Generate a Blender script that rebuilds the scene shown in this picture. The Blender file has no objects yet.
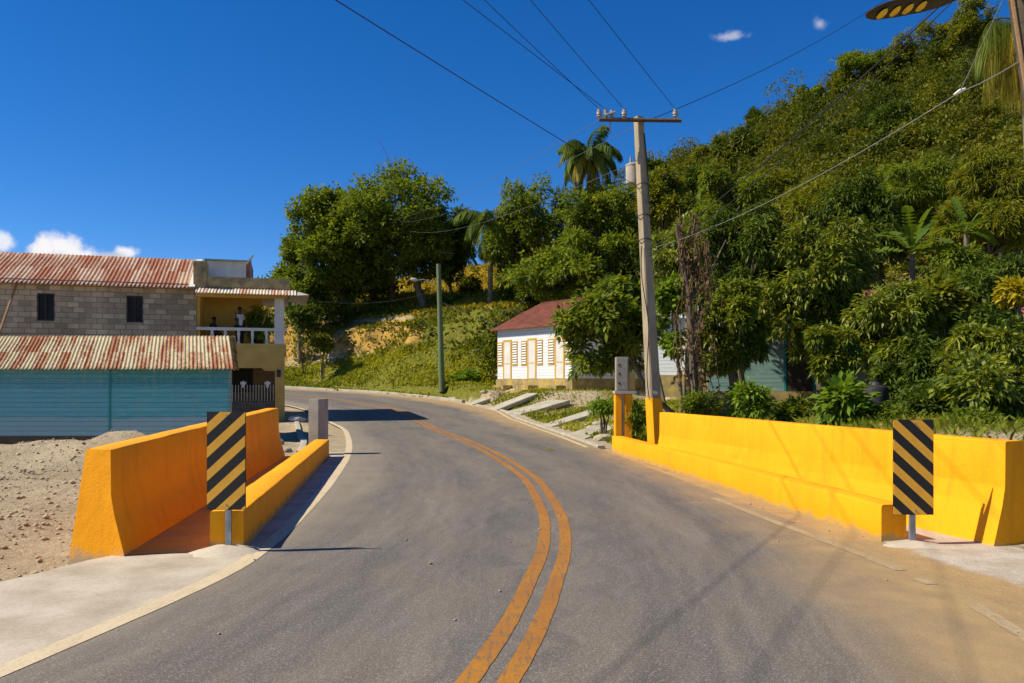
import bpy, bmesh, math, random
import numpy as np
from mathutils import Vector, Matrix, noise as mnoise

R = math.radians
scene = bpy.context.scene
COL = scene.collection
H, F, CX, HY = 1.7, 800.0, 512.0, 384.0          # eye height, focal length in pixels, horizon row

def P(px, py, Y):
    return Vector(((px - CX) / F * Y, Y, H - (py - HY) / F * Y))

# ------------------------------------------------------------------ materials
def newmat(name):
    m = bpy.data.materials.new(name); m.use_nodes = True
    nt = m.node_tree
    b = nt.nodes['Principled BSDF']
    return m, nt, b

def N(nt, t, **kw):
    n = nt.nodes.new(t)
    for k, v in kw.items():
        if k.startswith('i_'):
            n.inputs[k[2:].replace('_', ' ')].default_value = v
        else:
            setattr(n, k, v)
    return n

def L(nt, a, b): nt.links.new(a, b)

def mix(nt, fac, a, b, blend='MIX'):
    n = nt.nodes.new('ShaderNodeMix'); n.data_type = 'RGBA'; n.blend_type = blend
    for sock, v in ((n.inputs[0], fac), (n.inputs[6], a), (n.inputs[7], b)):
        if hasattr(v, 'links'): L(nt, v, sock)
        elif isinstance(v, (int, float)): sock.default_value = v
        else: sock.default_value = (v[0], v[1], v[2], 1)
    return n.outputs[2]

def ramp(nt, src, p0, p1, c0=(0, 0, 0), c1=(1, 1, 1)):
    n = nt.nodes.new('ShaderNodeValToRGB')
    e = n.color_ramp.elements
    e[0].position = p0; e[1].position = p1
    e[0].color = (*c0, 1); e[1].color = (*c1, 1)
    L(nt, src, n.inputs[0]); return n.outputs[0]

def math_(nt, op, a, b=None, c=None):
    n = nt.nodes.new('ShaderNodeMath'); n.operation = op
    for i, v in enumerate((a, b, c)):
        if v is None: continue
        if hasattr(v, 'links'): L(nt, v, n.inputs[i])
        else: n.inputs[i].default_value = v
    return n.outputs[0]

def coords(nt, scale=(1, 1, 1), rot=(0, 0, 0), kind='Object'):
    t = nt.nodes.new('ShaderNodeTexCoord')
    m = nt.nodes.new('ShaderNodeMapping')
    m.inputs['Scale'].default_value = scale; m.inputs['Rotation'].default_value = rot
    L(nt, t.outputs[kind], m.inputs['Vector']); return m.outputs[0]

def noise(nt, vec, scale, detail=6, rough=.55):
    n = nt.nodes.new('ShaderNodeTexNoise')
    n.inputs['Scale'].default_value = scale; n.inputs['Detail'].default_value = detail
    n.inputs['Roughness'].default_value = rough
    L(nt, vec, n.inputs['Vector']); return n.outputs['Fac']

def bump(nt, b, h, strength=.3, dist=.02):
    n = nt.nodes.new('ShaderNodeBump')
    n.inputs['Strength'].default_value = strength; n.inputs['Distance'].default_value = dist
    L(nt, h, n.inputs['Height']); L(nt, n.outputs[0], b.inputs['Normal'])

def rough_mat(name, c1, c2, scale=3, lo=.35, hi=.65, rough=.85, grain=.12, gscale=60, bs=.25, bscale=25, bd=.01, spec=.3, stretch=(1, 1, 1), metal=0.0):
    """two colours mottled by noise, a fine grain and a bump"""
    m, nt, b = newmat(name)
    v = coords(nt, stretch)
    f = ramp(nt, noise(nt, v, scale), lo, hi)
    c = mix(nt, f, c1, c2)
    g = ramp(nt, noise(nt, v, gscale, 3), .3, .7, (1 - grain * 2,) * 3, (1 + grain, ) * 3)
    c = mix(nt, 1.0, c, g, 'MULTIPLY')
    L(nt, c, b.inputs['Base Color'])
    b.inputs['Roughness'].default_value = rough
    b.inputs['Specular IOR Level'].default_value = spec
    b.inputs['Metallic'].default_value = metal
    if bs: bump(nt, b, noise(nt, v, bscale, 8), bs, bd)
    return m

def leaf_mat(name, c_dark, c_light, c_warm=(.12, .09, .015), trans=.34, rough=.62, spec=.18):
    m, nt, b = newmat(name)
    a = N(nt, 'ShaderNodeAttribute', attribute_name='tint')
    f = a.outputs['Fac']
    c = mix(nt, ramp(nt, f, .0, .9), c_dark, c_light)
    c = mix(nt, ramp(nt, f, .93, .99), c, c_warm)
    L(nt, c, b.inputs['Base Color'])
    b.inputs['Roughness'].default_value = rough
    b.inputs['Specular IOR Level'].default_value = spec
    t = N(nt, 'ShaderNodeBsdfTranslucent')
    tc = mix(nt, 1.0, c, (1.6, 1.5, .5), 'MULTIPLY')
    L(nt, tc, t.inputs['Color'])
    s = N(nt, 'ShaderNodeMixShader'); s.inputs[0].default_value = trans
    L(nt, b.outputs[0], s.inputs[1]); L(nt, t.outputs[0], s.inputs[2])
    L(nt, s.outputs[0], nt.nodes['Material Output'].inputs['Surface'])
    return m

M = {}
# yellow painted concrete, scuffed grey at the foot
def yellow_paint(name, foot):
    m, nt, b = newmat(name)
    v = coords(nt)
    base = mix(nt, ramp(nt, noise(nt, v, 1.6), .3, .7), (.88, .335, .001), (.93, .38, .002))
    streak = ramp(nt, noise(nt, coords(nt, (3, 3, .35)), 2.2, 7), .5, .78)
    base = mix(nt, math_(nt, 'MULTIPLY', streak, .42), base, (.52, .19, .006))
    pit = ramp(nt, noise(nt, v, 38, 3), .62, .72)
    base = mix(nt, math_(nt, 'MULTIPLY', pit, .22), base, (.5, .27, .03))
    scuff = ramp(nt, noise(nt, coords(nt, (1.2, 1.2, 9)), 2.6, 9, .72), .60, .70)
    base = mix(nt, math_(nt, 'MULTIPLY', scuff, .30), base, (.40, .17, .02))
    chip = ramp(nt, noise(nt, v, 9, 8, .75), .66, .69)
    base = mix(nt, math_(nt, 'MULTIPLY', chip, .35), base, (.62, .42, .16))
    if foot:
        sep = N(nt, 'ShaderNodeSeparateXYZ'); L(nt, v, sep.inputs[0])
        hgt = math_(nt, 'ADD', sep.outputs[2], math_(nt, 'MULTIPLY', math_(nt, 'SUBTRACT', noise(nt, v, 5, 9, .65), .5), foot * 4.0))
        fr = N(nt, 'ShaderNodeMapRange'); L(nt, hgt, fr.inputs['Value'])
        fr.inputs['From Min'].default_value = foot * .35 - (.12 if foot > .1 else 0); fr.inputs['From Max'].default_value = foot * 1.15 - (.08 if foot > .1 else 0)
        if foot > .1:                                    # scuffed only by the near end
            dn = N(nt, 'ShaderNodeMapRange'); L(nt, math_(nt, 'ADD', sep.outputs[1], math_(nt, 'MULTIPLY', math_(nt, 'SUBTRACT', noise(nt, v, 3), .5), .5)), dn.inputs['Value'])
            dn.inputs['From Min'].default_value = .12; dn.inputs['From Max'].default_value = .45
            ff = math_(nt, 'MAXIMUM', fr.outputs[0], dn.outputs[0])
            base = mix(nt, ff, (.36, .31, .22), base)
        else:
            base = mix(nt, fr.outputs[0], (.44, .29, .10), base)
    L(nt, base, b.inputs['Base Color'])
    b.inputs['Roughness'].default_value = .7; b.inputs['Specular IOR Level'].default_value = .25
    h = math_(nt, 'ADD', noise(nt, v, 4, 4), math_(nt, 'MULTIPLY', noise(nt, v, 45, 6), .35))
    bump(nt, b, h, .55, .02)
    return m
M['yellow'] = yellow_paint('yellow_wall_paint', 0.0)
M['yellow_foot'] = yellow_paint('yellow_wall_paint_worn_foot', .101)
M['yellow_dust'] = yellow_paint('yellow_wall_paint_dusty_foot', .085)
M['concrete'] = rough_mat('concrete_grey', (.34, .31, .25), (.46, .41, .33), 3, grain=.1)
M['concrete_old'] = rough_mat('concrete_mossy', (.50, .37, .16), (.15, .13, .08), 2.2, .42, .70, grain=.15, bs=.5)
M['pole_concrete'] = rough_mat('pole_concrete', (.40, .325, .205), (.29, .23, .15), 4, grain=.1, stretch=(1, 1, .3))
M['apron'] = rough_mat('apron_concrete', (.50, .43, .33), (.31, .25, .17), 1.7, .40, .78, grain=.07, gscale=40, bs=.25, bscale=30)
M['slab'] = rough_mat('slab_concrete', (.46, .42, .33), (.33, .29, .21), 1.6, .35, .7, grain=.1, bs=.3)
M['steel'] = rough_mat('galvanised_steel', (.36, .37, .37), (.26, .27, .27), 12, rough=.45, grain=.05, bs=.05, metal=.6)
M['dark_metal'] = rough_mat('dark_metal', (.025, .022, .02), (.045, .04, .035), 8, rough=.55, bs=.05)
M['wire'] = rough_mat('wire_rubber', (.02, .02, .022), (.03, .03, .03), 8, rough=.6, bs=0)
M['wire_pale'] = rough_mat('wire_aluminium', (.20, .21, .22), (.26, .26, .26), 8, rough=.5, bs=0)
M['wire_mid'] = rough_mat('wire_weathered', (.09, .10, .11), (.13, .13, .13), 8, rough=.6, bs=0)
M['porcelain'] = rough_mat('insulator_porcelain', (.28, .26, .24), (.36, .34, .3), 8, rough=.3, bs=0)
M['wood_dark'] = rough_mat('crossarm_wood', (.07, .05, .035), (.11, .08, .05), 10, stretch=(1, 1, 1))
M['bark'] = rough_mat('bark', (.11, .08, .05), (.19, .15, .10), 6, grain=.25, gscale=30, bs=.8, bscale=14, bd=.03, stretch=(1, 1, .4))
M['bark_pale'] = rough_mat('bark_pale', (.24, .19, .12), (.16, .12, .07), 6, grain=.25, gscale=30, bs=.7, bscale=14, bd=.03, stretch=(1, 1, .4))
M['dead_vine'] = rough_mat('dead_vine', (.20, .12, .05), (.09, .055, .025), 3, rough=.9, bs=0)
M['white_paint'] = rough_mat('white_paint', (.70, .68, .62), (.60, .57, .5), 2, rough=.6, grain=.05)
M['cream'] = rough_mat('cream_paint', (.64, .42, .11), (.52, .33, .08), 1.5, rough=.7, grain=.05)
M['mustard'] = rough_mat('mustard_wall', (.74, .47, .10), (.64, .40, .09), 1.5, rough=.75, grain=.05)
M['ochre_trim'] = rough_mat('ochre_trim', (.62, .36, .03), (.52, .29, .03), 3, rough=.6, grain=.06)
M['foundation'] = rough_mat('foundation_ochre', (.50, .36, .10), (.26, .2, .1), 2.2, rough=.85, grain=.15, bs=.5)
M['stone_dark'] = rough_mat('dark_stone', (.10, .085, .065), (.19, .16, .12), 5, grain=.2, bs=.8, bd=.03)
M['walk'] = rough_mat('orange_walkway_floor', (.74, .36, .03), (.55, .31, .08), 1.6, grain=.12)  # orange floor mottled with a browner tone
M['porch'] = rough_mat('porch_wall_brown', (.30, .19, .07), (.22, .14, .06), 2)  # dark ochre brown of the wall behind the pale pickets
M['picket'] = rough_mat('picket_paint', (.62, .54, .38), (.5, .42, .28), 6)
M['cabinet_grey'] = rough_mat('cabinet_grey', (.40, .36, .28), (.30, .27, .21), 3, rough=.6)
M['rock'] = rough_mat('pale_rock', (.46, .40, .30), (.28, .24, .17), 2.5, grain=.15, bs=.7, bscale=10, bd=.03)
M['gravel'] = rough_mat('gravel', (.50, .40, .26), (.34, .26, .16), 6, grain=.2)
M['pane'] = rough_mat('dark_pane', (.010, .010, .010), (.022, .02, .018), 3, rough=.35, grain=0.02, bs=0, spec=.15)
M['void'] = rough_mat('dark_interior', (.035, .028, .022), (.05, .04, .03), 2, rough=.9)
M['sack'] = rough_mat('white_sack', (.48, .47, .45), (.5, .5, .52), 6, rough=.7, bs=.5)
M['teal_frame'] = rough_mat('teal_frame', (.02, .20, .22), (.03, .27, .28), 4, rough=.6)
M['pale_green_wall'] = rough_mat('pale_green_wall', (.50, .56, .36), (.42, .48, .32), 2, rough=.75)
M['timber'] = rough_mat('weathered_timber', (.13, .10, .065), (.07, .055, .035), 3, grain=.2, stretch=(1, 1, 6), bs=.5)
M['bamboo'] = rough_mat('dry_stick', (.36, .22, .10), (.28, .17, .08), 6, rough=.7)
M['skin'] = rough_mat('skin_dark', (.07, .035, .02), (.085, .045, .027), 5, rough=.5, grain=.03, bs=0)
M['white_shirt'] = rough_mat('white_shirt', (.72, .73, .76), (.62, .63, .66), 8, rough=.8, bs=.2)
M['dark_cloth'] = rough_mat('dark_cloth', (.02, .022, .03), (.03, .03, .04), 8, rough=.9, bs=.2)
M['hair'] = rough_mat('black_hair', (.012, .01, .009), (.02, .016, .014), 20, rough=.8)
M['pot'] = rough_mat('black_pot', (.02, .02, .018), (.035, .033, .03), 5, rough=.6)
M['lamp_shell'] = rough_mat('lamp_shell', (.03, .022, .014), (.045, .034, .022), 6, rough=.5, bs=.05)
M['lens'] = rough_mat('lamp_lens_yellow', (.75, .48, .02), (.82, .58, .05), 14, rough=.25, grain=.05, bs=0)
M['green_pole'] = rough_mat('green_pole_paint', (.10, .17, .07), (.16, .18, .08), 1.4, rough=.7, grain=.1, stretch=(1, 1, .5))
M['solar'] = rough_mat('panel_white_back', (.62, .62, .6), (.55, .55, .53), 4, rough=.5, bs=0)
M['maroon'] = rough_mat('maroon_zinc', (.22, .062, .034), (.12, .042, .026), 2, rough=.85, grain=.08, stretch=(1, 1, .3))
M['pink_zinc'] = rough_mat('faded_red_zinc', (.36, .12, .10), (.22, .07, .06), 2, rough=.6, grain=.1)
M['grey_zinc'] = rough_mat('grey_zinc', (.34, .37, .40), (.24, .26, .28), 2, rough=.5, grain=.08)

def siding(name, c1, c2, rows, c3=None, zsplit=None):
    """horizontal boards: per-board tint and dark gaps, world-up aligned"""
    m, nt, b = newmat(name)
    v = coords(nt)
    sep = N(nt, 'ShaderNodeSeparateXYZ'); L(nt, v, sep.inputs[0])
    zr_ = math_(nt, 'MULTIPLY', sep.outputs[2], rows)
    fl = math_(nt, 'FLOOR', zr_); fr = math_(nt, 'FRACT', zr_)
    wn = N(nt, 'ShaderNodeTexWhiteNoise', noise_dimensions='1D'); L(nt, fl, wn.inputs['W'])
    streak = noise(nt, coords(nt, (.5, .5, 14)), 2.0, 6)
    f = math_(nt, 'ADD', math_(nt, 'MULTIPLY', wn.outputs['Value'], .45), math_(nt, 'MULTIPLY', ramp(nt, streak, .3, .7), .55))
    c = mix(nt, f, c1, c2)
    if c3:
        k = N(nt, 'ShaderNodeMapRange'); L(nt, math_(nt, 'ADD', sep.outputs[2], math_(nt, 'MULTIPLY', noise(nt, v, .8), .25)), k.inputs['Value'])
        k.inputs['From Min'].default_value = zsplit + .08; k.inputs['From Max'].default_value = zsplit + .16
        c = mix(nt, k.outputs[0], c3, c)
    if c3:                                              # boards of a deeper tone at the top, one bay repainted
        tk = N(nt, 'ShaderNodeMapRange'); L(nt, math_(nt, 'ADD', math_(nt, 'DIVIDE', fl, rows), math_(nt, 'MULTIPLY', noise(nt, v, .5), .3)), tk.inputs['Value'])
        tk.inputs['From Min'].default_value = 1.6; tk.inputs['From Max'].default_value = 1.75
        c = mix(nt, math_(nt, 'MULTIPLY', tk.outputs[0], .6), c, (.012, .17, .20))
        bay = math_(nt, 'LESS_THAN', sep.outputs[0], -3.7)
        c = mix(nt, math_(nt, 'MULTIPLY', bay, .35), c, (.13, .34, .40))
        drip = ramp(nt, noise(nt, coords(nt, (5, 5, .4)), 1.6, 8, .65), .52, .75)
        c = mix(nt, math_(nt, 'MULTIPLY', drip, .45), c, (.30, .33, .29))
    worn = ramp(nt, noise(nt, coords(nt, (1, 1, 4)), 3.2, 9, .7), .54, .66)
    c = mix(nt, math_(nt, 'MULTIPLY', worn, .5), c, (.36, .42, .40))
    gap = math_(nt, 'LESS_THAN', fr, .07)
    c = mix(nt, math_(nt, 'MULTIPLY', gap, .7), c, (.01, .02, .02))
    L(nt, c, b.inputs['Base Color']); b.inputs['Roughness'].default_value = .7
    hgt = math_(nt, 'SUBTRACT', math_(nt, 'MULTIPLY', fr, -.6), gap)
    bump(nt, b, math_(nt, 'ADD', hgt, math_(nt, 'MULTIPLY', streak, .4)), .6, .015)
    return m
M['teal_boards'] = siding('teal_boards', (.03, .27, .30), (.14, .47, .46), 7.0, (.26, .42, .42), .70)
M['white_boards'] = siding('white_boards', (.62, .64, .64), (.72, .73, .71), 6.0)
M['teal_boards_house'] = siding('green_blue_boards', (.12, .22, .20), (.18, .30, .27), 7.0)

FA = R(16)                                              # the block building is turned by 16 degrees
def brick_mat():
    m, nt, b = newmat('grey_block_wall')
    v = coords(nt, rot=(0, 0, -FA))
    sep = N(nt, 'ShaderNodeSeparateXYZ'); L(nt, v, sep.inputs[0])
    cb = N(nt, 'ShaderNodeCombineXYZ'); L(nt, sep.outputs[0], cb.inputs[0]); L(nt, sep.outputs[2], cb.inputs[1])
    br = N(nt, 'ShaderNodeTexBrick')
    br.inputs['Color1'].default_value = (.27, .21, .135, 1); br.inputs['Color2'].default_value = (.62, .51, .35, 1)
    br.inputs['Mortar'].default_value = (.24, .20, .14, 1)
    br.inputs['Scale'].default_value = 1; br.inputs['Mortar Size'].default_value = .016
    br.inputs['Brick Width'].default_value = .44; br.inputs['Row Height'].default_value = .22
    br.inputs['Bias'].default_value = .1
    L(nt, cb.outputs[0], br.inputs['Vector'])
    c = mix(nt, ramp(nt, noise(nt, v, 1.2), .35, .7), br.outputs['Color'], (.42, .35, .25))
    c2 = mix(nt, ramp(nt, noise(nt, v, 18, 4), .3, .7), (.8, .8, .8), (1.1, 1.1, 1.1))
    c = mix(nt, .5, br.outputs['Color'], c)
    c = mix(nt, 1., c, ramp(nt, noise(nt, coords(nt, (1, 1, .35)), .9, 8, .65), .35, .65, (.68, .66, .6), (1.1, 1.08, 1.02)), 'MULTIPLY'); c = mix(nt, 1., c, c2, 'MULTIPLY')
    L(nt, c, b.inputs['Base Color']); b.inputs['Roughness'].default_value = .92
    bump(nt, b, math_(nt, 'SUBTRACT', noise(nt, v, 25), math_(nt, 'MULTIPLY', br.outputs['Fac'], 1.2)), .6, .02)
    return m
M['blocks'] = brick_mat()

def rusty(name, base1, base2, rust1, rust2, rotz, zlo, zhi, lo, hi, wf, shear=0.0):
    """zinc sheets with rust in streaks that run down the slope, sheet by sheet"""
    m, nt, b = newmat(name)
    v = coords(nt, rot=(0, 0, rotz))
    sep = N(nt, 'ShaderNodeSeparateXYZ'); L(nt, v, sep.inputs[0])
    cb = N(nt, 'ShaderNodeCombineXYZ'); L(nt, math_(nt, 'MULTIPLY', math_(nt, 'ADD', sep.outputs[0], math_(nt, 'MULTIPLY', sep.outputs[2], shear)), wf), cb.inputs[0])
    row = math_(nt, 'FLOOR', math_(nt, 'DIVIDE', math_(nt, 'SUBTRACT', sep.outputs[2], zlo), (zhi - zlo) / 2.0))
    L(nt, math_(nt, 'ADD', math_(nt, 'MULTIPLY', sep.outputs[2], .4), math_(nt, 'MULTIPLY', row, 7.3)), cb.inputs[1])
    st = noise(nt, cb.outputs[0], 1.0, 5, .6)
    fine = noise(nt, coords(nt, (6, 6, 2), rot=(0, 0, rotz)), 2, 6)
    f = ramp(nt, math_(nt, 'ADD', st, math_(nt, 'MULTIPLY', math_(nt, 'SUBTRACT', fine, .5), .3)), lo, hi)
    base = mix(nt, ramp(nt, fine, .35, .65), base1, base2)
    rst = mix(nt, ramp(nt, fine, .3, .7), rust1, rust2)
    c = mix(nt, f, base, rst)
    L(nt, c, b.inputs['Base Color']); b.inputs['Roughness'].default_value = .65
    b.inputs['Specular IOR Level'].default_value = .3
    bump(nt, b, fine, .15, .01)
    return m
M['rust_shed'] = rusty('rusty_shed_zinc', (.52, .42, .23), (.38, .34, .22), (.34, .12, .035), (.21, .065, .02), 0, 2.1, 3.3, .46, .56, 3.0, 1.0)
M['rust_house'] = rusty('rusty_house_zinc', (.50, .36, .24), (.42, .26, .17), (.38, .13, .05), (.22, .065, .026), -FA, 5.8, 7.5, .38, .56, 2.6)
M['awning'] = rusty('striped_awning_zinc', (.58, .50, .38), (.50, .43, .34), (.42, .22, .13), (.36, .2, .12), -FA, 5, 6, .52, .56, 3.5)

def N_sep(nt, c):
    q = nt.nodes.new('ShaderNodeSeparateColor'); L(nt, c, q.inputs[0]); return q.outputs[0]
def asphalt_mat():
    m, nt, b = newmat('asphalt')
    v = coords(nt)
    uv = N(nt, 'ShaderNodeAttribute', attribute_name='across')     # metres from the centre line, + to the right
    al = N(nt, 'ShaderNodeAttribute', attribute_name='along')
    cb = N(nt, 'ShaderNodeCombineXYZ'); L(nt, uv.outputs['Fac'], cb.inputs[0]); L(nt, math_(nt, 'MULTIPLY', al.outputs['Fac'], .1), cb.inputs[1])
    band = noise(nt, cb.outputs[0], 1.5, 5, .6)                      # tyre-polished and dark bands along the lane
    c = mix(nt, ramp(nt, band, .34, .66), (.088, .083, .079), (.170, .147, .120))
    patch = ramp(nt, noise(nt, v, .55, 6), .38, .68)
    c = mix(nt, math_(nt, 'MULTIPLY', patch, .5), c, (.165, .134, .10))
    grain = ramp(nt, noise(nt, v, 70, 4, .9), .40, .60, (.58,) * 3, (1.45,) * 3)
    c = mix(nt, 1., c, grain, 'MULTIPLY')
    vo = N(nt, 'ShaderNodeTexVoronoi'); vo.inputs['Scale'].default_value = 120; L(nt, v, vo.inputs['Vector'])
    ag = math_(nt, 'GREATER_THAN', N_sep(nt, vo.outputs['Color']), .90)
    c = mix(nt, math_(nt, 'MULTIPLY', ag, .55), c, (.34, .30, .25))
    tyre = noise(nt, cb.outputs[0], 7, 4, .7)
    c = mix(nt, 1., c, ramp(nt, tyre, .35, .65, (.86,) * 3, (1.1,) * 3), 'MULTIPLY')
    spots = ramp(nt, noise(nt, v, 7, 2), .73, .78)
    c = mix(nt, math_(nt, 'MULTIPLY', spots, .5), c, (.05, .045, .04))
    oil = ramp(nt, noise(nt, coords(nt, (2.2, .8, 1)), 1.4, 4), .66, .74)
    c = mix(nt, math_(nt, 'MULTIPLY', oil, .35), c, (.055, .05, .05))
    # sand washed over the right-hand edge
    d = math_(nt, 'ADD', uv.outputs['Fac'], math_(nt, 'MULTIPLY', math_(nt, 'SUBTRACT', noise(nt, coords(nt, (1, .5, 1)), 1.3, 8, .6), .5), 1.5))
    near = N(nt, 'ShaderNodeMapRange'); L(nt, al.outputs['Fac'], near.inputs['Value'])
    near.inputs['From Min'].default_value = 16; near.inputs['From Max'].default_value = 42
    near.inputs['To Min'].default_value = 0; near.inputs['To Max'].default_value = 1.0
    d = math_(nt, 'SUBTRACT', d, near.outputs[0])
    mr = N(nt, 'ShaderNodeMapRange'); L(nt, d, mr.inputs['Value'])
    mr.inputs['From Min'].default_value = 1.95; mr.inputs['From Max'].default_value = 3.15
    sand = mix(nt, ramp(nt, noise(nt, v, 3, 8), .35, .7), (.40, .27, .12), (.31, .21, .10))
    sand = mix(nt, 1., sand, ramp(nt, noise(nt, v, 60, 3), .3, .7, (.8,) * 3, (1.15,) * 3), 'MULTIPLY')
    c = mix(nt, math_(nt, 'MULTIPLY', mr.outputs[0], .92), c, sand)
    # pale dust on the left edge
    d2 = math_(nt, 'ADD', math_(nt, 'MULTIPLY', uv.outputs['Fac'], -1), math_(nt, 'MULTIPLY', math_(nt, 'SUBTRACT', noise(nt, v, 1.5, 8), .5), 1.0))
    mr2 = N(nt, 'ShaderNodeMapRange'); L(nt, d2, mr2.inputs['Value'])
    mr2.inputs['From Min'].default_value = 2.3; mr2.inputs['From Max'].default_value = 3.4
    c = mix(nt, math_(nt, 'MULTIPLY', mr2.outputs[0], .6), c, (.30, .25, .18))
    L(nt, c, b.inputs['Base Color']); b.inputs['Roughness'].default_value = .8
    b.inputs['Specular IOR Level'].default_value = .25
    bump(nt, b, noise(nt, v, 110, 4, .7), .35, .006)
    return m
M['asphalt'] = asphalt_mat()

def line_mat(name, c1, c2, wear, wl=.52, wh=.66):
    m, nt, b = newmat(name)
    v = coords(nt)
    f = ramp(nt, noise(nt, v, 14, 8, .7), wl, wh)
    c = mix(nt, ramp(nt, noise(nt, v, 1.2), .35, .65), c1, c2)
    c = mix(nt, math_(nt, 'MULTIPLY', f, wear), c, (.13, .105, .08))
    cr = ramp(nt, noise(nt, coords(nt, (1, .15, 1)), 26, 5, .7), .54, .60)
    c = mix(nt, math_(nt, 'MULTIPLY', cr, wear * .8), c, (.11, .09, .07))
    c = mix(nt, 1., c, ramp(nt, noise(nt, v, 90, 3, .8), .3, .7, (.75,) * 3, (1.15,) * 3), 'MULTIPLY')
    L(nt, c, b.inputs['Base Color']); b.inputs['Roughness'].default_value = .7
    bump(nt, b, noise(nt, v, 110, 4, .7), .3, .005)
    return m
M['line_yellow'] = line_mat('road_line_yellow', (.40, .165, .008), (.32, .125, .010), .7)
M['line_white'] = line_mat('road_line_white', (.62, .50, .31), (.55, .44, .27), .18)
M['line_white_faded'] = line_mat('road_line_white_sandy', (.44, .33, .18), (.38, .27, .13), .4, .42, .66)

def stripe_mat(name, sgn, w, ht, phase):
    """black and amber diagonal bands of an object marker, in plate coordinates"""
    m, nt, b = newmat(name)
    v = coords(nt)
    sep = N(nt, 'ShaderNodeSeparateXYZ'); L(nt, v, sep.inputs[0])
    x = math_(nt, 'MULTIPLY', sep.outputs[0], .92 * sgn)
    s = math_(nt, 'ADD', math_(nt, 'SUBTRACT', x, sep.outputs[2]), phase + 10 * .235)
    fr = math_(nt, 'FRACT', math_(nt, 'DIVIDE', s, .235))
    blk = math_(nt, 'LESS_THAN', fr, .53)
    wear = ramp(nt, noise(nt, v, 60, 6, .7), .64, .74)
    dark = mix(nt, math_(nt, 'MULTIPLY', wear, .35), (.010, .008, .006), (.2, .17, .1))
    amb = mix(nt, ramp(nt, noise(nt, v, 9, 6), .35, .7), (.92, .46, .03), (.84, .39, .03))
    c = mix(nt, blk, amb, dark)
    L(nt, c, b.inputs['Base Color']); b.inputs['Roughness'].default_value = .45
    return m

# leaves
M['leaf_mango'] = leaf_mat('leaf_mango', (.042, .080, .008), (.250, .280, .022), (.28, .21, .03), .28, .42, .38)
M['leaf_deep'] = leaf_mat('leaf_deep', (.026, .056, .007), (.115, .160, .014), (.19, .15, .03), .24)
M['leaf_loose'] = leaf_mat('leaf_loose', (.055, .100, .010), (.205, .250, .022), (.24, .19, .03), .40)
M['leaf_olive'] = leaf_mat('leaf_olive', (.060, .088, .008), (.220, .225, .018), (.28, .20, .03), .38)
M['leaf_bright'] = leaf_mat('leaf_bright', (.08, .15, .012), (.20, .29, .025), (.26, .22, .03), .40)
M['leaf_banana'] = leaf_mat('leaf_banana', (.045, .10, .009), (.12, .18, .018), (.24, .17, .05), .38)
M['leaf_palm'] = leaf_mat('leaf_palm', (.045, .090, .010), (.15, .19, .02), (.28, .18, .03), .30)
M['leaf_palm_dry'] = leaf_mat('leaf_palm_dry', (.13, .14, .014), (.38, .29, .035), (.38, .24, .05), .3)
M['leaf_yellow'] = leaf_mat('leaf_yellow', (.28, .24, .015), (.45, .38, .02), (.4, .2, .03), .35)
M['leaf_scrub'] = leaf_mat('leaf_scrub', (.028, .055, .006), (.200, .195, .015), (.30, .22, .03), .28)
M['leaf_dead'] = leaf_mat('leaf_dead', (.07, .045, .018), (.17, .10, .04), (.3, .2, .1), .15)
M['grass'] = leaf_mat('grass_blades', (.11, .150, .012), (.32, .32, .026), (.44, .33, .06), .42)
M['grass_dry'] = leaf_mat('grass_blades_dry', (.24, .185, .015), (.46, .33, .03), (.46, .32, .06), .38)

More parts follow.
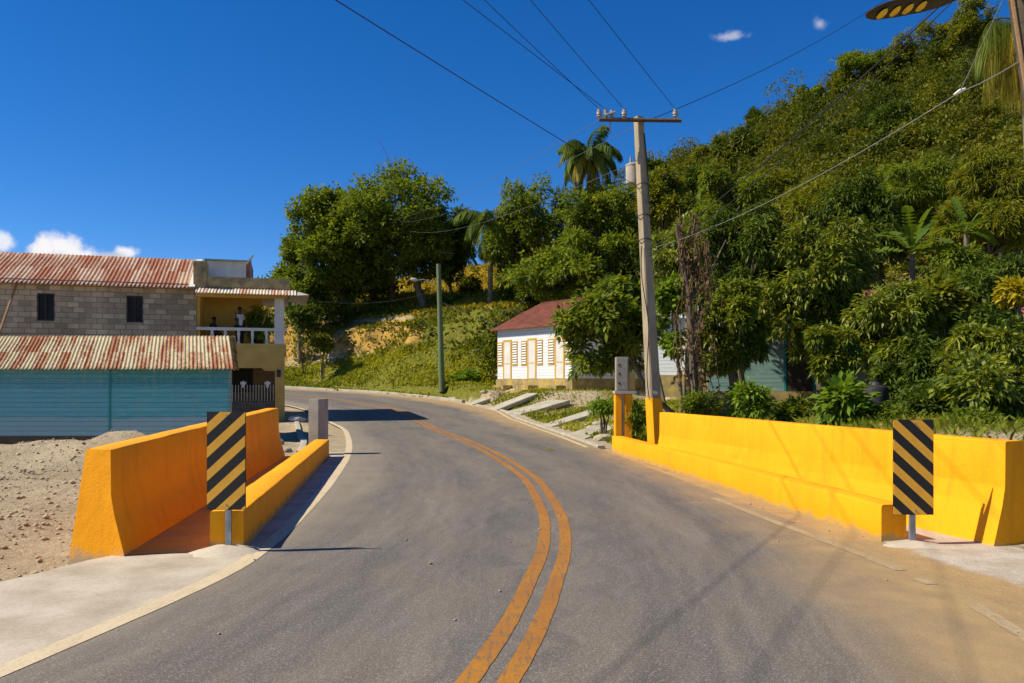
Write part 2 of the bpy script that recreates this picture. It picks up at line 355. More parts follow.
# ------------------------------------------------------------------ mesh helpers
class MB:
    """collects shapes in world coordinates; build() links them as one mesh object"""
    def __init__(s): s.v = []; s.f = []
    def add(s, vs, fs):
        o = len(s.v); s.v += [tuple(v) for v in vs]; s.f += [tuple(i + o for i in f) for f in fs]
        return s
    def box(s, x0, x1, y0, y1, z0, z1, fr=None):
        vs = [(x, y, z) for z in (z0, z1) for y in (y0, y1) for x in (x0, x1)]
        if fr: vs = [fr(*v) for v in vs]
        return s.add(vs, [(0, 2, 3, 1), (4, 5, 7, 6), (0, 1, 5, 4), (2, 6, 7, 3), (0, 4, 6, 2), (1, 3, 7, 5)])
    def tube(s, pts, rad, seg=8, caps=True):
        pts = [Vector(p) for p in pts]
        if not hasattr(rad, '__len__'): rad = [rad] * len(pts)
        o = len(s.v); up = Vector((0, 0, 1)); prev = None
        for i, p in enumerate(pts):
            d = (pts[min(i + 1, len(pts) - 1)] - pts[max(i - 1, 0)]).normalized()
            if prev is None:
                a = d.cross(up if abs(d.z) < .95 else Vector((1, 0, 0))).normalized()
            else:
                a = (prev - d * prev.dot(d)).normalized()
            prev = a; b = d.cross(a)
            for k in range(seg):
                t = 2 * math.pi * k / seg
                q = p + (a * math.cos(t) + b * math.sin(t)) * rad[i]
                s.v.append(tuple(q))
        n = len(pts)
        for i in range(n - 1):
            for k in range(seg):
                k2 = (k + 1) % seg
                s.f.append((o + i * seg + k, o + i * seg + k2, o + (i + 1) * seg + k2, o + (i + 1) * seg + k))
        if caps:
            s.f.append(tuple(o + k for k in reversed(range(seg)))); s.f.append(tuple(o + (n - 1) * seg + k for k in range(seg)))
        return s
    def lathe(s, c, prof, seg=12):
        c = Vector(c)
        s.tube([c + Vector((0, 0, z + i * 1e-5)) for i, (r, z) in enumerate(prof)], [max(r, .001) for r, z in prof], seg)
        return s
    def prism(s, poly, z0, z1, fr=None):
        n = len(poly)
        vs = [(x, y, z0) for x, y in poly] + [(x, y, z1) for x, y in poly]
        if fr: vs = [fr(*v) for v in vs]
        return s.add(vs, [tuple(reversed(range(n))), tuple(range(n, 2 * n))] + [(i, (i + 1) % n, n + (i + 1) % n, n + i) for i in range(n)])
    def build(s, name, mat, parent=None, smooth=False, bevel=0, loc=None):
        o = Vector(root_loc(parent)) if parent else Vector(loc or (0, 0, 0))
        me = bpy.data.meshes.new(name)
        me.from_pydata([tuple(Vector(v) - o) for v in s.v], [], s.f)
        bm = bmesh.new(); bm.from_mesh(me)
        bmesh.ops.recalc_face_normals(bm, faces=bm.faces)
        if bevel:
            bmesh.ops.bevel(bm, geom=[e for e in bm.edges if len(e.link_faces) == 2 and e.calc_face_angle(0) > .5], offset=bevel, segments=2, affect='EDGES', clamp_overlap=True)
        bm.to_mesh(me); bm.free()
        if smooth:
            me.polygons.foreach_set('use_smooth', [True] * len(me.polygons))
            if hasattr(me, 'set_sharp_from_angle'): me.set_sharp_from_angle(angle=R(40))
        return link(name, me, mat, parent, o if not parent else None)

def root_loc(o):
    while o.parent: o = o.parent
    return o.location
def link(name, me, mat, parent=None, loc=None):
    me.materials.append(M[mat] if isinstance(mat, str) else mat)
    ob = bpy.data.objects.new(name, me); COL.objects.link(ob)
    if parent: ob.parent = parent
    elif loc is not None: ob.location = loc
    return ob
def tag(o, label, cat, group=None):
    o['label'] = label; o['category'] = cat
    if group: o['group'] = group
    return o
def thing(name, label, cat, loc=(0, 0, 0), group=None):
    o = bpy.data.objects.new(name, None); COL.objects.link(o); o.location = loc
    o.empty_display_size = .2
    return tag(o, label, cat, group)
def structure(o): o['kind'] = 'structure'; return o
def stuff(o, label=None, cat=None):
    o['kind'] = 'stuff'
    if label: tag(o, label, cat)
    return o

def np_mesh(name, V, Fq, mat, parent=None, attrs=None, loc=None, smooth=False):
    """quads from numpy; attrs: name -> per-vertex floats"""
    o = Vector(root_loc(parent)) if parent else Vector(loc or (0, 0, 0))
    V = V - np.array(o)
    me = bpy.data.meshes.new(name)
    me.vertices.add(len(V)); me.vertices.foreach_set('co', V.astype(np.float32).ravel())
    k = Fq.shape[1]
    me.loops.add(Fq.size); me.loops.foreach_set('vertex_index', Fq.astype(np.int32).ravel())
    me.polygons.add(len(Fq)); me.polygons.foreach_set('loop_start', np.arange(0, Fq.size, k, dtype=np.int32))
    if smooth: me.polygons.foreach_set('use_smooth', np.ones(len(Fq), dtype=bool))
    for nm, a in (attrs or {}).items():
        if a.ndim == 1:
            at = me.attributes.new(nm, 'FLOAT', 'POINT'); at.data.foreach_set('value', a.astype(np.float32))
        else:
            at = me.attributes.new(nm, 'FLOAT_COLOR', 'POINT'); at.data.foreach_set('color', a.astype(np.float32).ravel())
    me.update(calc_edges=True); me.validate()
    return link(name, me, mat, parent, o if not parent else None)

def crv(pts, n=200):
    """smooth dense polyline through points (centripetal-ish via cubic resampling)"""
    p = np.array(pts, float)
    out = []
    for i in range(len(p) - 1):
        p0, p1, p2, p3 = p[max(i - 1, 0)], p[i], p[i + 1], p[min(i + 2, len(p) - 1)]
        for t in np.linspace(0, 1, 16, endpoint=False):
            out.append(.5 * ((2 * p1) + (-p0 + p2) * t + (2 * p0 - 5 * p1 + 4 * p2 - p3) * t * t + (-p0 + 3 * p1 - 3 * p2 + p3) * t ** 3))
    out.append(p[-1]); out = np.array(out)
    s = np.concatenate([[0], np.cumsum(np.linalg.norm(np.diff(out, axis=0), axis=1))])
    q = np.linspace(0, s[-1], n)
    return np.stack([np.interp(q, s, out[:, k]) for k in range(p.shape[1])], 1)

# ------------------------------------------------------------------ the lie of the land
def zr(Y): return np.interp(Y, [22, 30, 36, 44, 51, 58, 66, 80, 200], [0, .03, .12, .43, .87, 1.34, 1.9, 2.8, 6])
CEN = crv([(-14, -26), (-5.5, -12), (-2.6, -4), (-.95, 1), (-.14, 4.55), (.10, 5.76), (.27, 6.94), (.43, 8.24), (.52, 10), (.48, 11.8), (.36, 14), (.12, 15.9), (-.2, 17.9), (-.68, 20.6), (-1.5, 24.3), (-2.75, 29.2), (-4.6, 37), (-6.3, 42.5), (-8.6, 46.2), (-11.2, 49.5), (-14.8, 52.4), (-22, 56.3), (-32, 60), (-60, 68)], 420)
LEF = crv([(-17, -24), (-8.6, -12), (-5.6, -4), (-3.9, 1), (-3.03, 4.7), (-2.6, 7), (-2.58, 8.45), (-2.75, 10.4), (-3.2, 14.2), (-3.95, 19.2), (-4.9, 24), (-6.15, 29.3), (-7.4, 33), (-9.1, 37.8), (-11, 42.2), (-13, 45.4), (-17.4, 49.2), (-24, 52.6), (-33, 56), (-62, 64)], 500)
RIG = crv([(-11, -28), (-1.5, -12), (1, -4), (2.7, 1), (3.4, 5), (3.55, 7.1), (3.15, 10.6), (2.78, 14), (2.4, 18), (1.9, 22.5), (1.54, 25.6), (.8, 31), (-.2, 37), (-1.05, 42), (-3.2, 46.8), (-6, 50.6), (-9.2, 53.8), (-12.5, 56), (-20, 60.4), (-31, 64), (-59, 72)], 500)

def near(line, X, Y):
    """distance to a polyline, signed + to the right of its direction, for arrays"""
    X = np.asarray(X, float); sh = X.shape; x = X.ravel(); y = np.asarray(Y, float).ravel()
    ln = line[::3]
    T = np.gradient(ln, axis=0)
    best = np.full(x.shape, 1e9); idx = np.zeros(x.shape, int)
    for i in range(len(ln)):
        d = (x - ln[i, 0]) ** 2 + (y - ln[i, 1]) ** 2
        m = d < best; best[m] = d[m]; idx[m] = i
    dx = x - ln[idx, 0]; dy = y - ln[idx, 1]
    side = np.sign(T[idx, 1] * dx - T[idx, 0] * dy)
    return (np.sqrt(best) * side).reshape(sh)

def sst(x, a, b):
    t = np.clip((x - a) / (b - a), 0, 1); return t * t * (3 - 2 * t)

_rs = np.random.RandomState(5)
_ph = _rs.rand(40, 3) * 6.28
def wob(X, Y, k0=0, n=8, base=.35):
    z = 0
    for i in range(n):
        a = _ph[k0 + i]; fr = base * 1.6 ** i
        z = z + np.sin(X * fr * math.cos(a[0]) + Y * fr * math.sin(a[0]) + a[1]) / 1.6 ** i
    return z

def terr(X, Y, full=False):
    X = np.asarray(X, float); Y = np.asarray(Y, float)
    dl = -near(LEF, X, Y)           # + outside the left edge
    dr = near(RIG, X, Y)            # + outside the right edge
    u = X / np.maximum(Y, 20) * 100
    # open ground
    z = zr(Y)
    right = sst(dr, .0, 1.)
    yard = right * sst(dr, 1.6, 4.8) * .95 * sst(Y, 4, 12) * (1 - sst(Y, 30, 44))
    lft = sst(dl, .6, 2.0)
    leftz = lft * (-.12 - .10 * np.exp(-((X + 4.9) ** 2 + (Y - 8.0) ** 2) / 1.2) + .03 * wob(X, Y, 3, 5, 1.1)) * (1 - sst(Y, 30, 38))
    mound = 0
    for mx, my, mh, mr_ in ((-7.9, 19.0, .42, 1.4), (-9.8, 18.6, .24, 1.5), (-11.6, 19.2, .12, 1.5), (-13.6, 19.6, .10, 1.6), (-6.3, 19.5, .35, 1.0), (-12, 15, .2, 2.5), (-5.9, 14, .2, 1.2), (-8.2, 13, .18, 1.6), (-10.5, 19.8, .22, 1.6)):
        mound = mound + mh * np.exp(-((X - mx) ** 2 + (Y - my) ** 2) / mr_ ** 2)
    z = z + yard + leftz + lft * (mound * (1 + .3 * wob(X, Y, 0, 6, 1.7)) + .035 * wob(X, Y, 12, 8, 2.2)) * sst(dl, .9, 2.2)
    # hills
    Hr = np.interp(u, [-120, -60, -30, -20, -10, 0, 10, 22, 31, 48, 61, 90, 140], [6, 8, 11.5, 13, 15.0, 16.5, 20.5, 27.5, 31.5, 38.5, 43.5, 50, 54])
    Y0 = np.interp(u, [-60, -30, -5, 4, 10, 18, 25, 60], [70, 60.5, 58.5, 59, 57, 46, 36, 31])
    z0 = zr(np.minimum(Y0, 60)) + .95 * sst(u, 14, 26) * 1.0
    w2 = sst(u, -3, 6)
    s = (1 - w2) * np.where(Y > 30, dr - 1.3, -5) + w2 * (Y - Y0)
    Y0 = (1 - w2) * np.interp(X, [-60, -31, -20, -12.5, -9.2, -6, -3.2, -1], [73, 65.5, 62, 57.5, 55.3, 52, 48.3, 43.5]) + w2 * Y0
    t = np.clip(s / np.maximum(101 - Y0, 5), 0, 1)
    s2 = s + .75 * wob(X, Y, 10, 7, .45)
    h1 = np.interp(u, [-27, -20, -8], [1.5, 2.4, 3.3])
    step = h1 * np.clip(s2 / 5.2, 0, 1) ** 1.1 + (5.5 - h1) * (.75 * sst(s2, 5.2, 7.0) + .25 * sst(s2, 7.0, 9.5))
    zl = z0 + step + np.maximum(Hr - z0 - 5.5, 0) * np.clip((s - 8) / (79 - Y0), 0, 1) ** .95
    zrg = z0 + (Hr - z0) * t ** .9
    w = sst(u, 0, 12)
    hill = zl * (1 - w) + zrg * w + .5 * wob(X, Y, 20, 6, .12) * sst(s, 8, 25)
    over = np.maximum(Y - 101, 0)
    hill = hill - np.minimum(over * .22, np.maximum(Hr - 6, 0))
    z = np.where(s > 0, np.maximum(hill, zr(np.minimum(Y, 60))), z)
    # house terrace
    dh = np.hypot(X - 2.7, Y - 49.2)
    k = 1 - sst(dh, 5.4, 8.6)
    k = k * sst(dr, .8, 3.5)
    z = z * (1 - k) + 1.35 * k
    # road bed
    inside = (dl < .9) & (dr < .8)
    bed = np.maximum(sst(dl, .5, 1.6), sst(dr, .5, 1.6))
    z = np.where(Y < 75, (zr(Y) - .07) * (1 - bed) + z * bed, z)
    if not full: return z
    return z, dl, dr, u, s, s2, t, w

def th(x, y): return float(terr(np.array([x]), np.array([y]))[0])

def axis(segs):
    out = [segs[0][0]]
    for a, b, st in segs:
        n = max(1, int(round((b - a) / st)))
        out += list(np.linspace(a, b, n + 1)[1:])
    return np.array(out)
gx = axis([(-900, -300, 120), (-300, -100, 30), (-100, -40, 4), (-40, -16, 1.0), (-16, 12, .32), (12, 45, .9), (45, 110, 2.5), (110, 300, 25), (300, 900, 120)])
gy = axis([(-300, -60, 40), (-60, -6, 6), (-6, 4, 1), (4, 26, .3), (26, 72, .5), (72, 106, 1.3), (106, 200, 8), (200, 500, 40), (500, 1500, 200)])
GX, GY = np.meshgrid(gx, gy)
GZ, dl, dr, u, s, s2, t, w = terr(GX, GY, True)
nx, ny = len(gx), len(gy)
V = np.stack([GX, GY, GZ], -1).reshape(-1, 3)
ii = (np.arange(ny - 1)[:, None] * nx + np.arange(nx - 1)[None]).ravel()
Q = np.stack([ii, ii + 1, ii + nx + 1, ii + nx], 1)
# what covers the ground: R green grass, G bare clay, B dry grass
cov = np.zeros((ny, nx, 4)); cov[..., 3] = 1
n1 = wob(GX, GY, 25, 7, .4) * .25
leftbank = (1 - sst(u, 0, 4))
grass = sst(s2, -1.2, .4) * (1 - sst(s2, 4.4, 5.6)) * leftbank
clay = sst(s2, 4.9, 5.9) * (1 - sst(s2, 8.2, 9.8)) * leftbank * (1 - .75 * sst(u, -14, -9)) * np.clip(.85 + n1, 0, 1)
dry = sst(s2, 9, 11.5) * (1 - .0 * w)
band = sst(s2, 4.6, 5.4) * (1 - sst(s2, 9, 11)) * leftbank * sst(u, -16, -10) * np.clip(.95 + n1, 0, 1)
yardg = sst(dr, 1.6, 3.2) * np.clip(.55 + n1 * 1.2, 0, 1) * (s < 1)
cov[..., 0] = np.clip(grass + yardg + band, 0, 1); cov[..., 1] = clay; cov[..., 2] = np.clip(dry, 0, 1)
cov[..., 0] = np.where((s > 0) & (u > 3), np.maximum(cov[..., 0], .5 + n1), cov[..., 0])

def ground_mat():
    m, nt, b = newmat('ground_cover')
    v = coords(nt)
    a = N(nt, 'ShaderNodeAttribute', attribute_name='cover')
    sp = N(nt, 'ShaderNodeSeparateColor'); L(nt, a.outputs['Color'], sp.inputs[0])
    n1 = noise(nt, v, 1.1, 8, .6); n2 = noise(nt, v, 9, 8, .65)
    dirt = mix(nt, ramp(nt, n1, .35, .68), (.45, .365, .24), (.32, .25, .155))
    dirt = mix(nt, ramp(nt, n2, .45, .75), dirt, (.55, .45, .29))
    green = mix(nt, ramp(nt, n2, .35, .65), (.08, .10, .012), (.22, .20, .03))
    green = mix(nt, math_(nt, 'MULTIPLY', ramp(nt, n1, .55, .75), .6), green, (.30, .22, .07))
    clay = mix(nt, ramp(nt, n2, .3, .7), (.62, .38, .085), (.27, .15, .04))
    clay = mix(nt, ramp(nt, noise(nt, v, 1.1, 9, .65), .47, .62), clay, (.09, .065, .022))
    dry = mix(nt, ramp(nt, n1, .35, .65), (.38, .27, .025), (.25, .19, .02))
    dry = mix(nt, ramp(nt, noise(nt, v, .35, 6), .55, .7), dry, (.10, .10, .015))
    c = mix(nt, sp.outputs[2], dirt, dry)
    def soft(ch):
        return ramp(nt, math_(nt, 'ADD', ch, math_(nt, 'MULTIPLY', math_(nt, 'SUBTRACT', n2, .5), .7)), .35, .65)
    c = mix(nt, soft(sp.outputs[0]), c, green)
    c = mix(nt, soft(sp.outputs[1]), c, clay)
    c = mix(nt, 1., c, ramp(nt, noise(nt, v, 55, 3, .7), .3, .7, (.7,) * 3, (1.2,) * 3), 'MULTIPLY')
    L(nt, c, b.inputs['Base Color']); b.inputs['Roughness'].default_value = .95
    b.inputs['Specular IOR Level'].default_value = .1
    hh = math_(nt, 'ADD', noise(nt, v, 3, 10, .7), math_(nt, 'MULTIPLY', noise(nt, v, 22, 6, .7), .35))
    bump(nt, b, hh, .9, .12)
    return m
M['ground'] = ground_mat()
ground = structure(np_mesh('ground', V, Q, 'ground', attrs={'cover': cov.reshape(-1, 4)}, smooth=True))

# ------------------------------------------------------------------ road and markings
def ribbon_pairs(Lp, Rp, name, mat, dz, k=14, along=None, jit=0):
    n = len(Lp)
    tt = np.linspace(0, 1, k)
    V = []; ac = []; al = []
    for j in range(k):
        p = Lp * (1 - tt[j]) + Rp * tt[j]
        V.append(np.column_stack([p, zr(p[:, 1]) + dz]))
    V = np.stack(V, 1).reshape(-1, 3)
    ii = (np.arange(n - 1)[:, None] * k + np.arange(k - 1)[None]).ravel()
    Q = np.stack([ii, ii + 1, ii + k + 1, ii + k], 1)
    return V, Q
def match(line, base):
    """for every base sample the nearest point of another line, kept in order"""
    out = []; last = 0
    for p in base:
        d = np.hypot(line[:, 0] - p[0], line[:, 1] - p[1]); i = int(np.argmin(d)); i = max(i, last); last = i
        out.append(line[i])
    return np.array(out)
def tangent(p):
    t = np.gradient(p, axis=0); return t / np.linalg.norm(t, axis=1, keepdims=True)
def side(p): t = tangent(p); return np.column_stack([t[:, 1], -t[:, 0]])       # to the right
def smoothline(p, it=3):
    p = p.copy()
    for _ in range(it): p[1:-1] = .25 * p[:-2] + .5 * p[1:-1] + .25 * p[2:]
    return p
Lm = smoothline(match(LEF, CEN), 6); Rm = smoothline(match(RIG, CEN), 6)
Lm = Lm - side(CEN) * .04; Rm = Rm + side(CEN) * .25
V, Q = ribbon_pairs(Lm, Rm, 'road', 'asphalt', 0.0)
cum = np.concatenate([[0], np.cumsum(np.linalg.norm(np.diff(CEN, axis=0), axis=1))])
cum = cum - np.interp(0, CEN[:, 1], cum)
acr = near(CEN, V[:, 0], V[:, 1])
structure(np_mesh('road', V, Q, 'asphalt', attrs={'across': acr, 'along': np.repeat(cum, 14)}, smooth=True))
def stripe(line, off, wd, name, mat, i0=0, i1=None, dz=.004, jag=0, rs=None):
    ln = line[i0:i1]; n_ = side(ln)
    a = ln + n_ * (off - wd / 2); b_ = ln + n_ * (off + wd / 2)
    if jag:
        a = a + n_ * (rs.rand(len(a), 1) - .5) * jag; b_ = b_ + n_ * (rs.rand(len(a), 1) - .5) * jag
    V, Q = ribbon_pairs(a, b_, name, mat, dz, 2)
    return structure(np_mesh(name, V, Q, mat))
rs = np.random.RandomState(3)
c2 = crv(CEN[:, :2], 900)
stripe(c2, -.115, .13, 'road_centre_line', 'line_yellow', jag=.008, rs=rs)
stripe(c2, .115, .13, 'road_centre_line', 'line_yellow', jag=.008, rs=rs)
stripe(crv(LEF, 900), .0, .17, 'road_edge_line', 'line_white', jag=.004, rs=rs)
# the right-hand line is broken up by the sand
rl = crv(RIG, 1400)
def yidx(y): return int(np.argmin(np.abs(rl[:, 1] - y) + (rl[:, 0] < -3) * 100))
for y0, y1 in ((4.0, 6.15), (6.75, 6.95), (7.25, 11.9)):
    stripe(rl, -.0, .12, 'road_edge_line', 'line_white_faded', yidx(y0), yidx(y1) + 1, jag=.015, rs=rs)
stripe(rl, -.0, .13, 'road_edge_line', 'line_white', yidx(21.5), None, jag=.01, rs=rs)

def flat_sheet(name, poly, mat, dz, jitter=0, seed=1, step=.35):
    """a thin flat sheet with a slightly ragged outline on the road plane"""
    rnd = random.Random(seed); pts = []
    for i, a in enumerate(poly):
        b_ = poly[(i + 1) % len(poly)]
        d = math.dist(a, b_); n = max(1, int(d / step))
        for k in range(n):
            t_ = k / n
            pts.append((a[0] + (b_[0] - a[0]) * t_ + rnd.uniform(-jitter, jitter), a[1] + (b_[1] - a[1]) * t_ + rnd.uniform(-jitter, jitter)))
    bm = bmesh.new()
    f = bm.faces.new([bm.verts.new((x, y, float(zr(y)) + dz)) for x, y in pts])
    bmesh.ops.triangulate(bm, faces=[f])
    me = bpy.data.meshes.new(name); bm.to_mesh(me); bm.free()
    return structure(link(name, me, mat))
# left apron: pale concrete between the edge line and the dirt, up to and between the walls
lsel = [tuple(p) for p in (LEF - side(LEF) * -.0)[::6] if -3 < p[1] < 21]
apron_l = [(x + .05, y) for x, y in lsel] + [(-4.75, 20.2), (-4.3, 19.0), (-2.9, 8.3), (-3.9, 8.12), (-4.12, 7.75), (-4.42, 6.85), (-5.2, 5.0), (-7.0, 1.0), (-9.5, -3.5)]
flat_sheet('apron', apron_l, 'apron', -.008, .012, 4)
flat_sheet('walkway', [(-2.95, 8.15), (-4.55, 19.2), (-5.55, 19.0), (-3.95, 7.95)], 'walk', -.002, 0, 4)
flat_sheet('walkway', [(4.0, 8.6), (5.3, 8.2), (3.4, 17.2), (2.85, 17.2)], 'apron', .006, 0, 5)
# sandy shoulder and the pale patch of mortar by the right walls
rsel = [tuple(p) for p in RIG[::6] if -3 < p[1] < 21.5]
def shoulder_mat():
    m, nt, b = newmat('shoulder_sand')
    v = coords(nt)
    a = N(nt, 'ShaderNodeAttribute', attribute_name='mortar')
    n2 = noise(nt, v, 2.2, 9, .65)
    sand = mix(nt, ramp(nt, noise(nt, v, 2, 7), .35, .7), (.42, .28, .125), (.33, .225, .115))
    mort = mix(nt, ramp(nt, noise(nt, v, 3, 8), .35, .7), (.50, .44, .36), (.38, .31, .22))
    f = ramp(nt, math_(nt, 'ADD', a.outputs['Fac'], math_(nt, 'MULTIPLY', math_(nt, 'SUBTRACT', n2, .5), 1.1)), .38, .62)
    c = mix(nt, f, sand, mort)
    c = mix(nt, 1., c, ramp(nt, noise(nt, v, 55, 3, .8), .3, .7, (.7,) * 3, (1.2,) * 3), 'MULTIPLY')
    L(nt, c, b.inputs['Base Color']); b.inputs['Roughness'].default_value = .95; b.inputs['Specular IOR Level'].default_value = .1
    bump(nt, b, math_(nt, 'ADD', noise(nt, v, 6, 9, .7), math_(nt, 'MULTIPLY', noise(nt, v, 60, 5, .7), .3)), .7, .03)
    return m
M['shoulder'] = shoulder_mat()
rsel = np.array([tuple(p) for p in RIG[::3] if -4 < p[1] < 21.3])
V, Q = ribbon_pairs(rsel - side(rsel) * .12, np.column_stack([np.maximum(rsel[:, 0] + .25, np.interp(rsel[:, 1], [-4, 5, 8.4, 9, 21.3], [11, 10, 8.4, 5.5, 3.2])), rsel[:, 1]]), 'shoulder', None, -.006, 40)
mk = sst(V[:, 0], 3.7, 4.5) * sst(V[:, 1], 6.0 + .0 * V[:, 0], 7.7) * np.clip(1.15 - sst(V[:, 0], 7.5, 9.5), 0, 1)
V[:, 2] += .014 * mk
structure(np_mesh('shoulder', V, Q, 'shoulder', attrs={'mortar': mk}, smooth=True))

# ------------------------------------------------------------------ barriers
def sweep(path, prof, name, mat, parent=None, skew0=0.0, drop0=None, sub=6, rsd=1, amp=.006, loc=None, smooth=True, hk=(1, 1)):
    """profile (u across to the right, z) swept along a ground path; ends closed; slightly uneven plaster"""
    rnd = np.random.RandomState(rsd)
    path = np.array(path, float)
    sd = side(path); k = len(prof); n = len(path)
    tg = tangent(path)
    V = []
    for i in range(n):
        for (uu, zz) in prof:
            p = path[i] + sd[i] * uu
            if i == 0: p = p + tg[i] * uu * skew0
            z = zz * (hk[0] + (hk[1] - hk[0]) * i / (n - 1)) if zz > .1 else zz
            if i == 0 and drop0 and zz < .02: z = zz - drop0(uu)
            V.append((p[0], p[1], z + zr(p[1])))
    V = np.array(V); V[k:-k] += (rnd.rand(len(V) - 2 * k, 3) - .5) * amp
    fs = [(i * k + j, i * k + (j + 1) % k, (i + 1) * k + (j + 1) % k, (i + 1) * k + j) for i in range(n - 1) for j in range(k)]
    fs += [tuple(range(k)), tuple((n - 1) * k + j for j in reversed(range(k)))]
    m = MB(); m.v = [tuple(v) for v in V]; m.f = fs
    return m.build(name, mat, parent, smooth=smooth, bevel=0, loc=loc)

def rprof(pts, r=.02):
    """round the corners of a closed profile"""
    out = []; n = len(pts)
    for i in range(n):
        a, b_, c = Vector(pts[i - 1]), Vector(pts[i]), Vector(pts[(i + 1) % n])
        d1 = (a - b_); d2 = (c - b_)
        q = min(r, d1.length * .4, d2.length * .4)
        p1 = b_ + d1.normalized() * q; p2 = b_ + d2.normalized() * q
        out += [tuple(p1), tuple((p1 + p2) / 4 + b_ / 2), tuple(p2)]
    return out
def seg(a, b_, n): return [(a[0] + (b_[0] - a[0]) * i / (n - 1), a[1] + (b_[1] - a[1]) * i / (n - 1)) for i in range(n)]
# tall left: its face leans out towards the road at the foot
tall_l = rprof([(-.34, -.25), (.0, -.25), (.0, 0), (-.11, .42), (-.145, .62), (-.15, 1.1), (-.425, 1.1), (-.66, -.3)])
o = sweep(seg((-3.84, 7.92), (-5.36, 18.9), 26), tall_l, 'barrier_wall', 'yellow_foot', skew0=-.45, rsd=1, hk=(.95, 1.03), loc=(-3.84, 7.92, 0))
tag(o, 'tall yellow concrete parapet on the left side of the road, worn grey at its foot', 'barrier', 'tall yellow bridge parapets')
low = rprof([(-.33, -.1), (.0, -.1), (.0, .40), (-.33, .40)], .03)
o = sweep(seg((-2.76, 8.22), (-4.3, 18.8), 26), low, 'kerb_wall', 'yellow_dust', rsd=2, loc=(-2.76, 8.22, 0))
tag(o, 'low yellow kerb wall on the left, beside the road and the striped marker', 'kerb wall', 'low yellow kerb walls')
tall_r = rprof([(.52, -.2), (.40, 1.1), (.15, 1.1), (.145, .62), (.11, .42), (.0, 0), (.0, -.2)])
o = sweep(seg((5.02, 8.34), (2.98, 16.9), 24), tall_r, 'barrier_wall', 'yellow_foot', rsd=3, loc=(5.0, 8.34, 0))
tag(o, 'tall yellow concrete parapet on the right, in front of the trees', 'barrier', 'tall yellow bridge parapets')
low_r = rprof([(.29, -.1), (.29, .40), (.0, .40), (.0, -.1)], .03)
o = sweep(seg((3.98, 8.62), (2.5, 20.0), 26), low_r, 'kerb_wall', 'yellow_dust', rsd=4, loc=(3.98, 8.62, 0))
tag(o, 'long low yellow kerb wall on the right with sand along its foot', 'kerb wall', 'low yellow kerb walls')

# concrete bridge post at the far end of the left kerb wall
t_ = thing('concrete_post', 'square grey concrete post at the far end of the left kerb wall', 'post', (-4.72, 19.4, 0))
pm = MB(); pm.prism([(-4.90, 19.25), (-4.64, 19.2), (-4.50, 19.28), (-4.50, 19.6), (-4.90, 19.6)], -.1, 1.34); pm.build('post', 'concrete', t_, bevel=.015)
MB().prism([(-4.635, 19.195), (-4.62, 19.195), (-4.62, 19.18), (-4.635, 19.18)], .1, 1.3).build('edge_strip', 'steel', t_)

# ------------------------------------------------------------------ object markers
def marker(px, base_py, x0, x1, y0, y1, sgn, label, phase, foot, pole_px):
    Y = H * F / (base_py - HY); X = (pole_px - CX) / F * Y
    Yp = Y - .04
    xa, xb = (x0 - CX) / F * Yp, (x1 - CX) / F * Yp
    za, zb = H - (y1 - HY) / F * Yp, H - (y0 - HY) / F * Yp
    r = thing('hazard_marker', label, 'road sign', (xa if sgn > 0 else xb, Yp, zb), 'striped hazard markers')
    M['stripes%d' % sgn] = stripe_mat('marker_stripes_%s' % ('rising' if sgn > 0 else 'falling'), sgn, xb - xa, zb - za, phase)
    p = MB().box(xa, xb, Yp - .004, Yp + .004, za, zb).build('sign_plate', 'stripes%d' % sgn, r, bevel=.0015)
    MB().box(xa - .004, xb + .004, Yp + .005, Yp + .008, za - .004, zb + .004).build('plate_back', 'dark_metal', p)
    q = MB()
    q.box(X - .030, X + .030, Y, Y + .006, -.05, zb - .06); q.box(X - .030, X - .024, Y + .006, Y + .034, -.05, zb - .06); q.box(X + .024, X + .030, Y + .006, Y + .034, -.05, zb - .06)
    q.build('post', 'steel', r)
    for zz in (zb - .04, za + .045):
        MB().tube([(X, Yp - .012, zz), (X, Yp - .003, zz)], .011, 8).build('bolt', 'steel', r)
    # lump of mortar round the foot
    m = MB(); seg_ = 14; rnd = random.Random(int(px))
    vs = [(X, Y, foot)]
    for ring, (rr, zz) in enumerate(((.09, foot * .9), (.2, foot * .5), (.32, -.02))):
        for k in range(seg_):
            a = 2 * math.pi * k / seg_; q2 = rr * rnd.uniform(.75, 1.25)
            vs.append((X + q2 * 1.25 * math.cos(a), Y + q2 * .8 * math.sin(a), zz * rnd.uniform(.7, 1.1)))
    fs = [(0, 1 + k, 1 + (k + 1) % seg_) for k in range(seg_)]
    for ring in range(2):
        for k in range(seg_):
            a = 1 + ring * seg_; k2 = (k + 1) % seg_
            fs.append((a + k, a + seg_ + k, a + seg_ + k2, a + k2))
    m.add(vs, fs).build('footing', 'apron', r, smooth=True)
marker(228, 552, 207, 245.3, 412, 509.5, 1, 'black and amber striped marker, bands rising to the right, by the left kerb wall', .006, .07, 228)
marker(913, 545, 893.5, 933.5, 420, 514.5, -1, 'black and amber striped marker, bands falling to the right, by the right wall', .006, .05, 913)

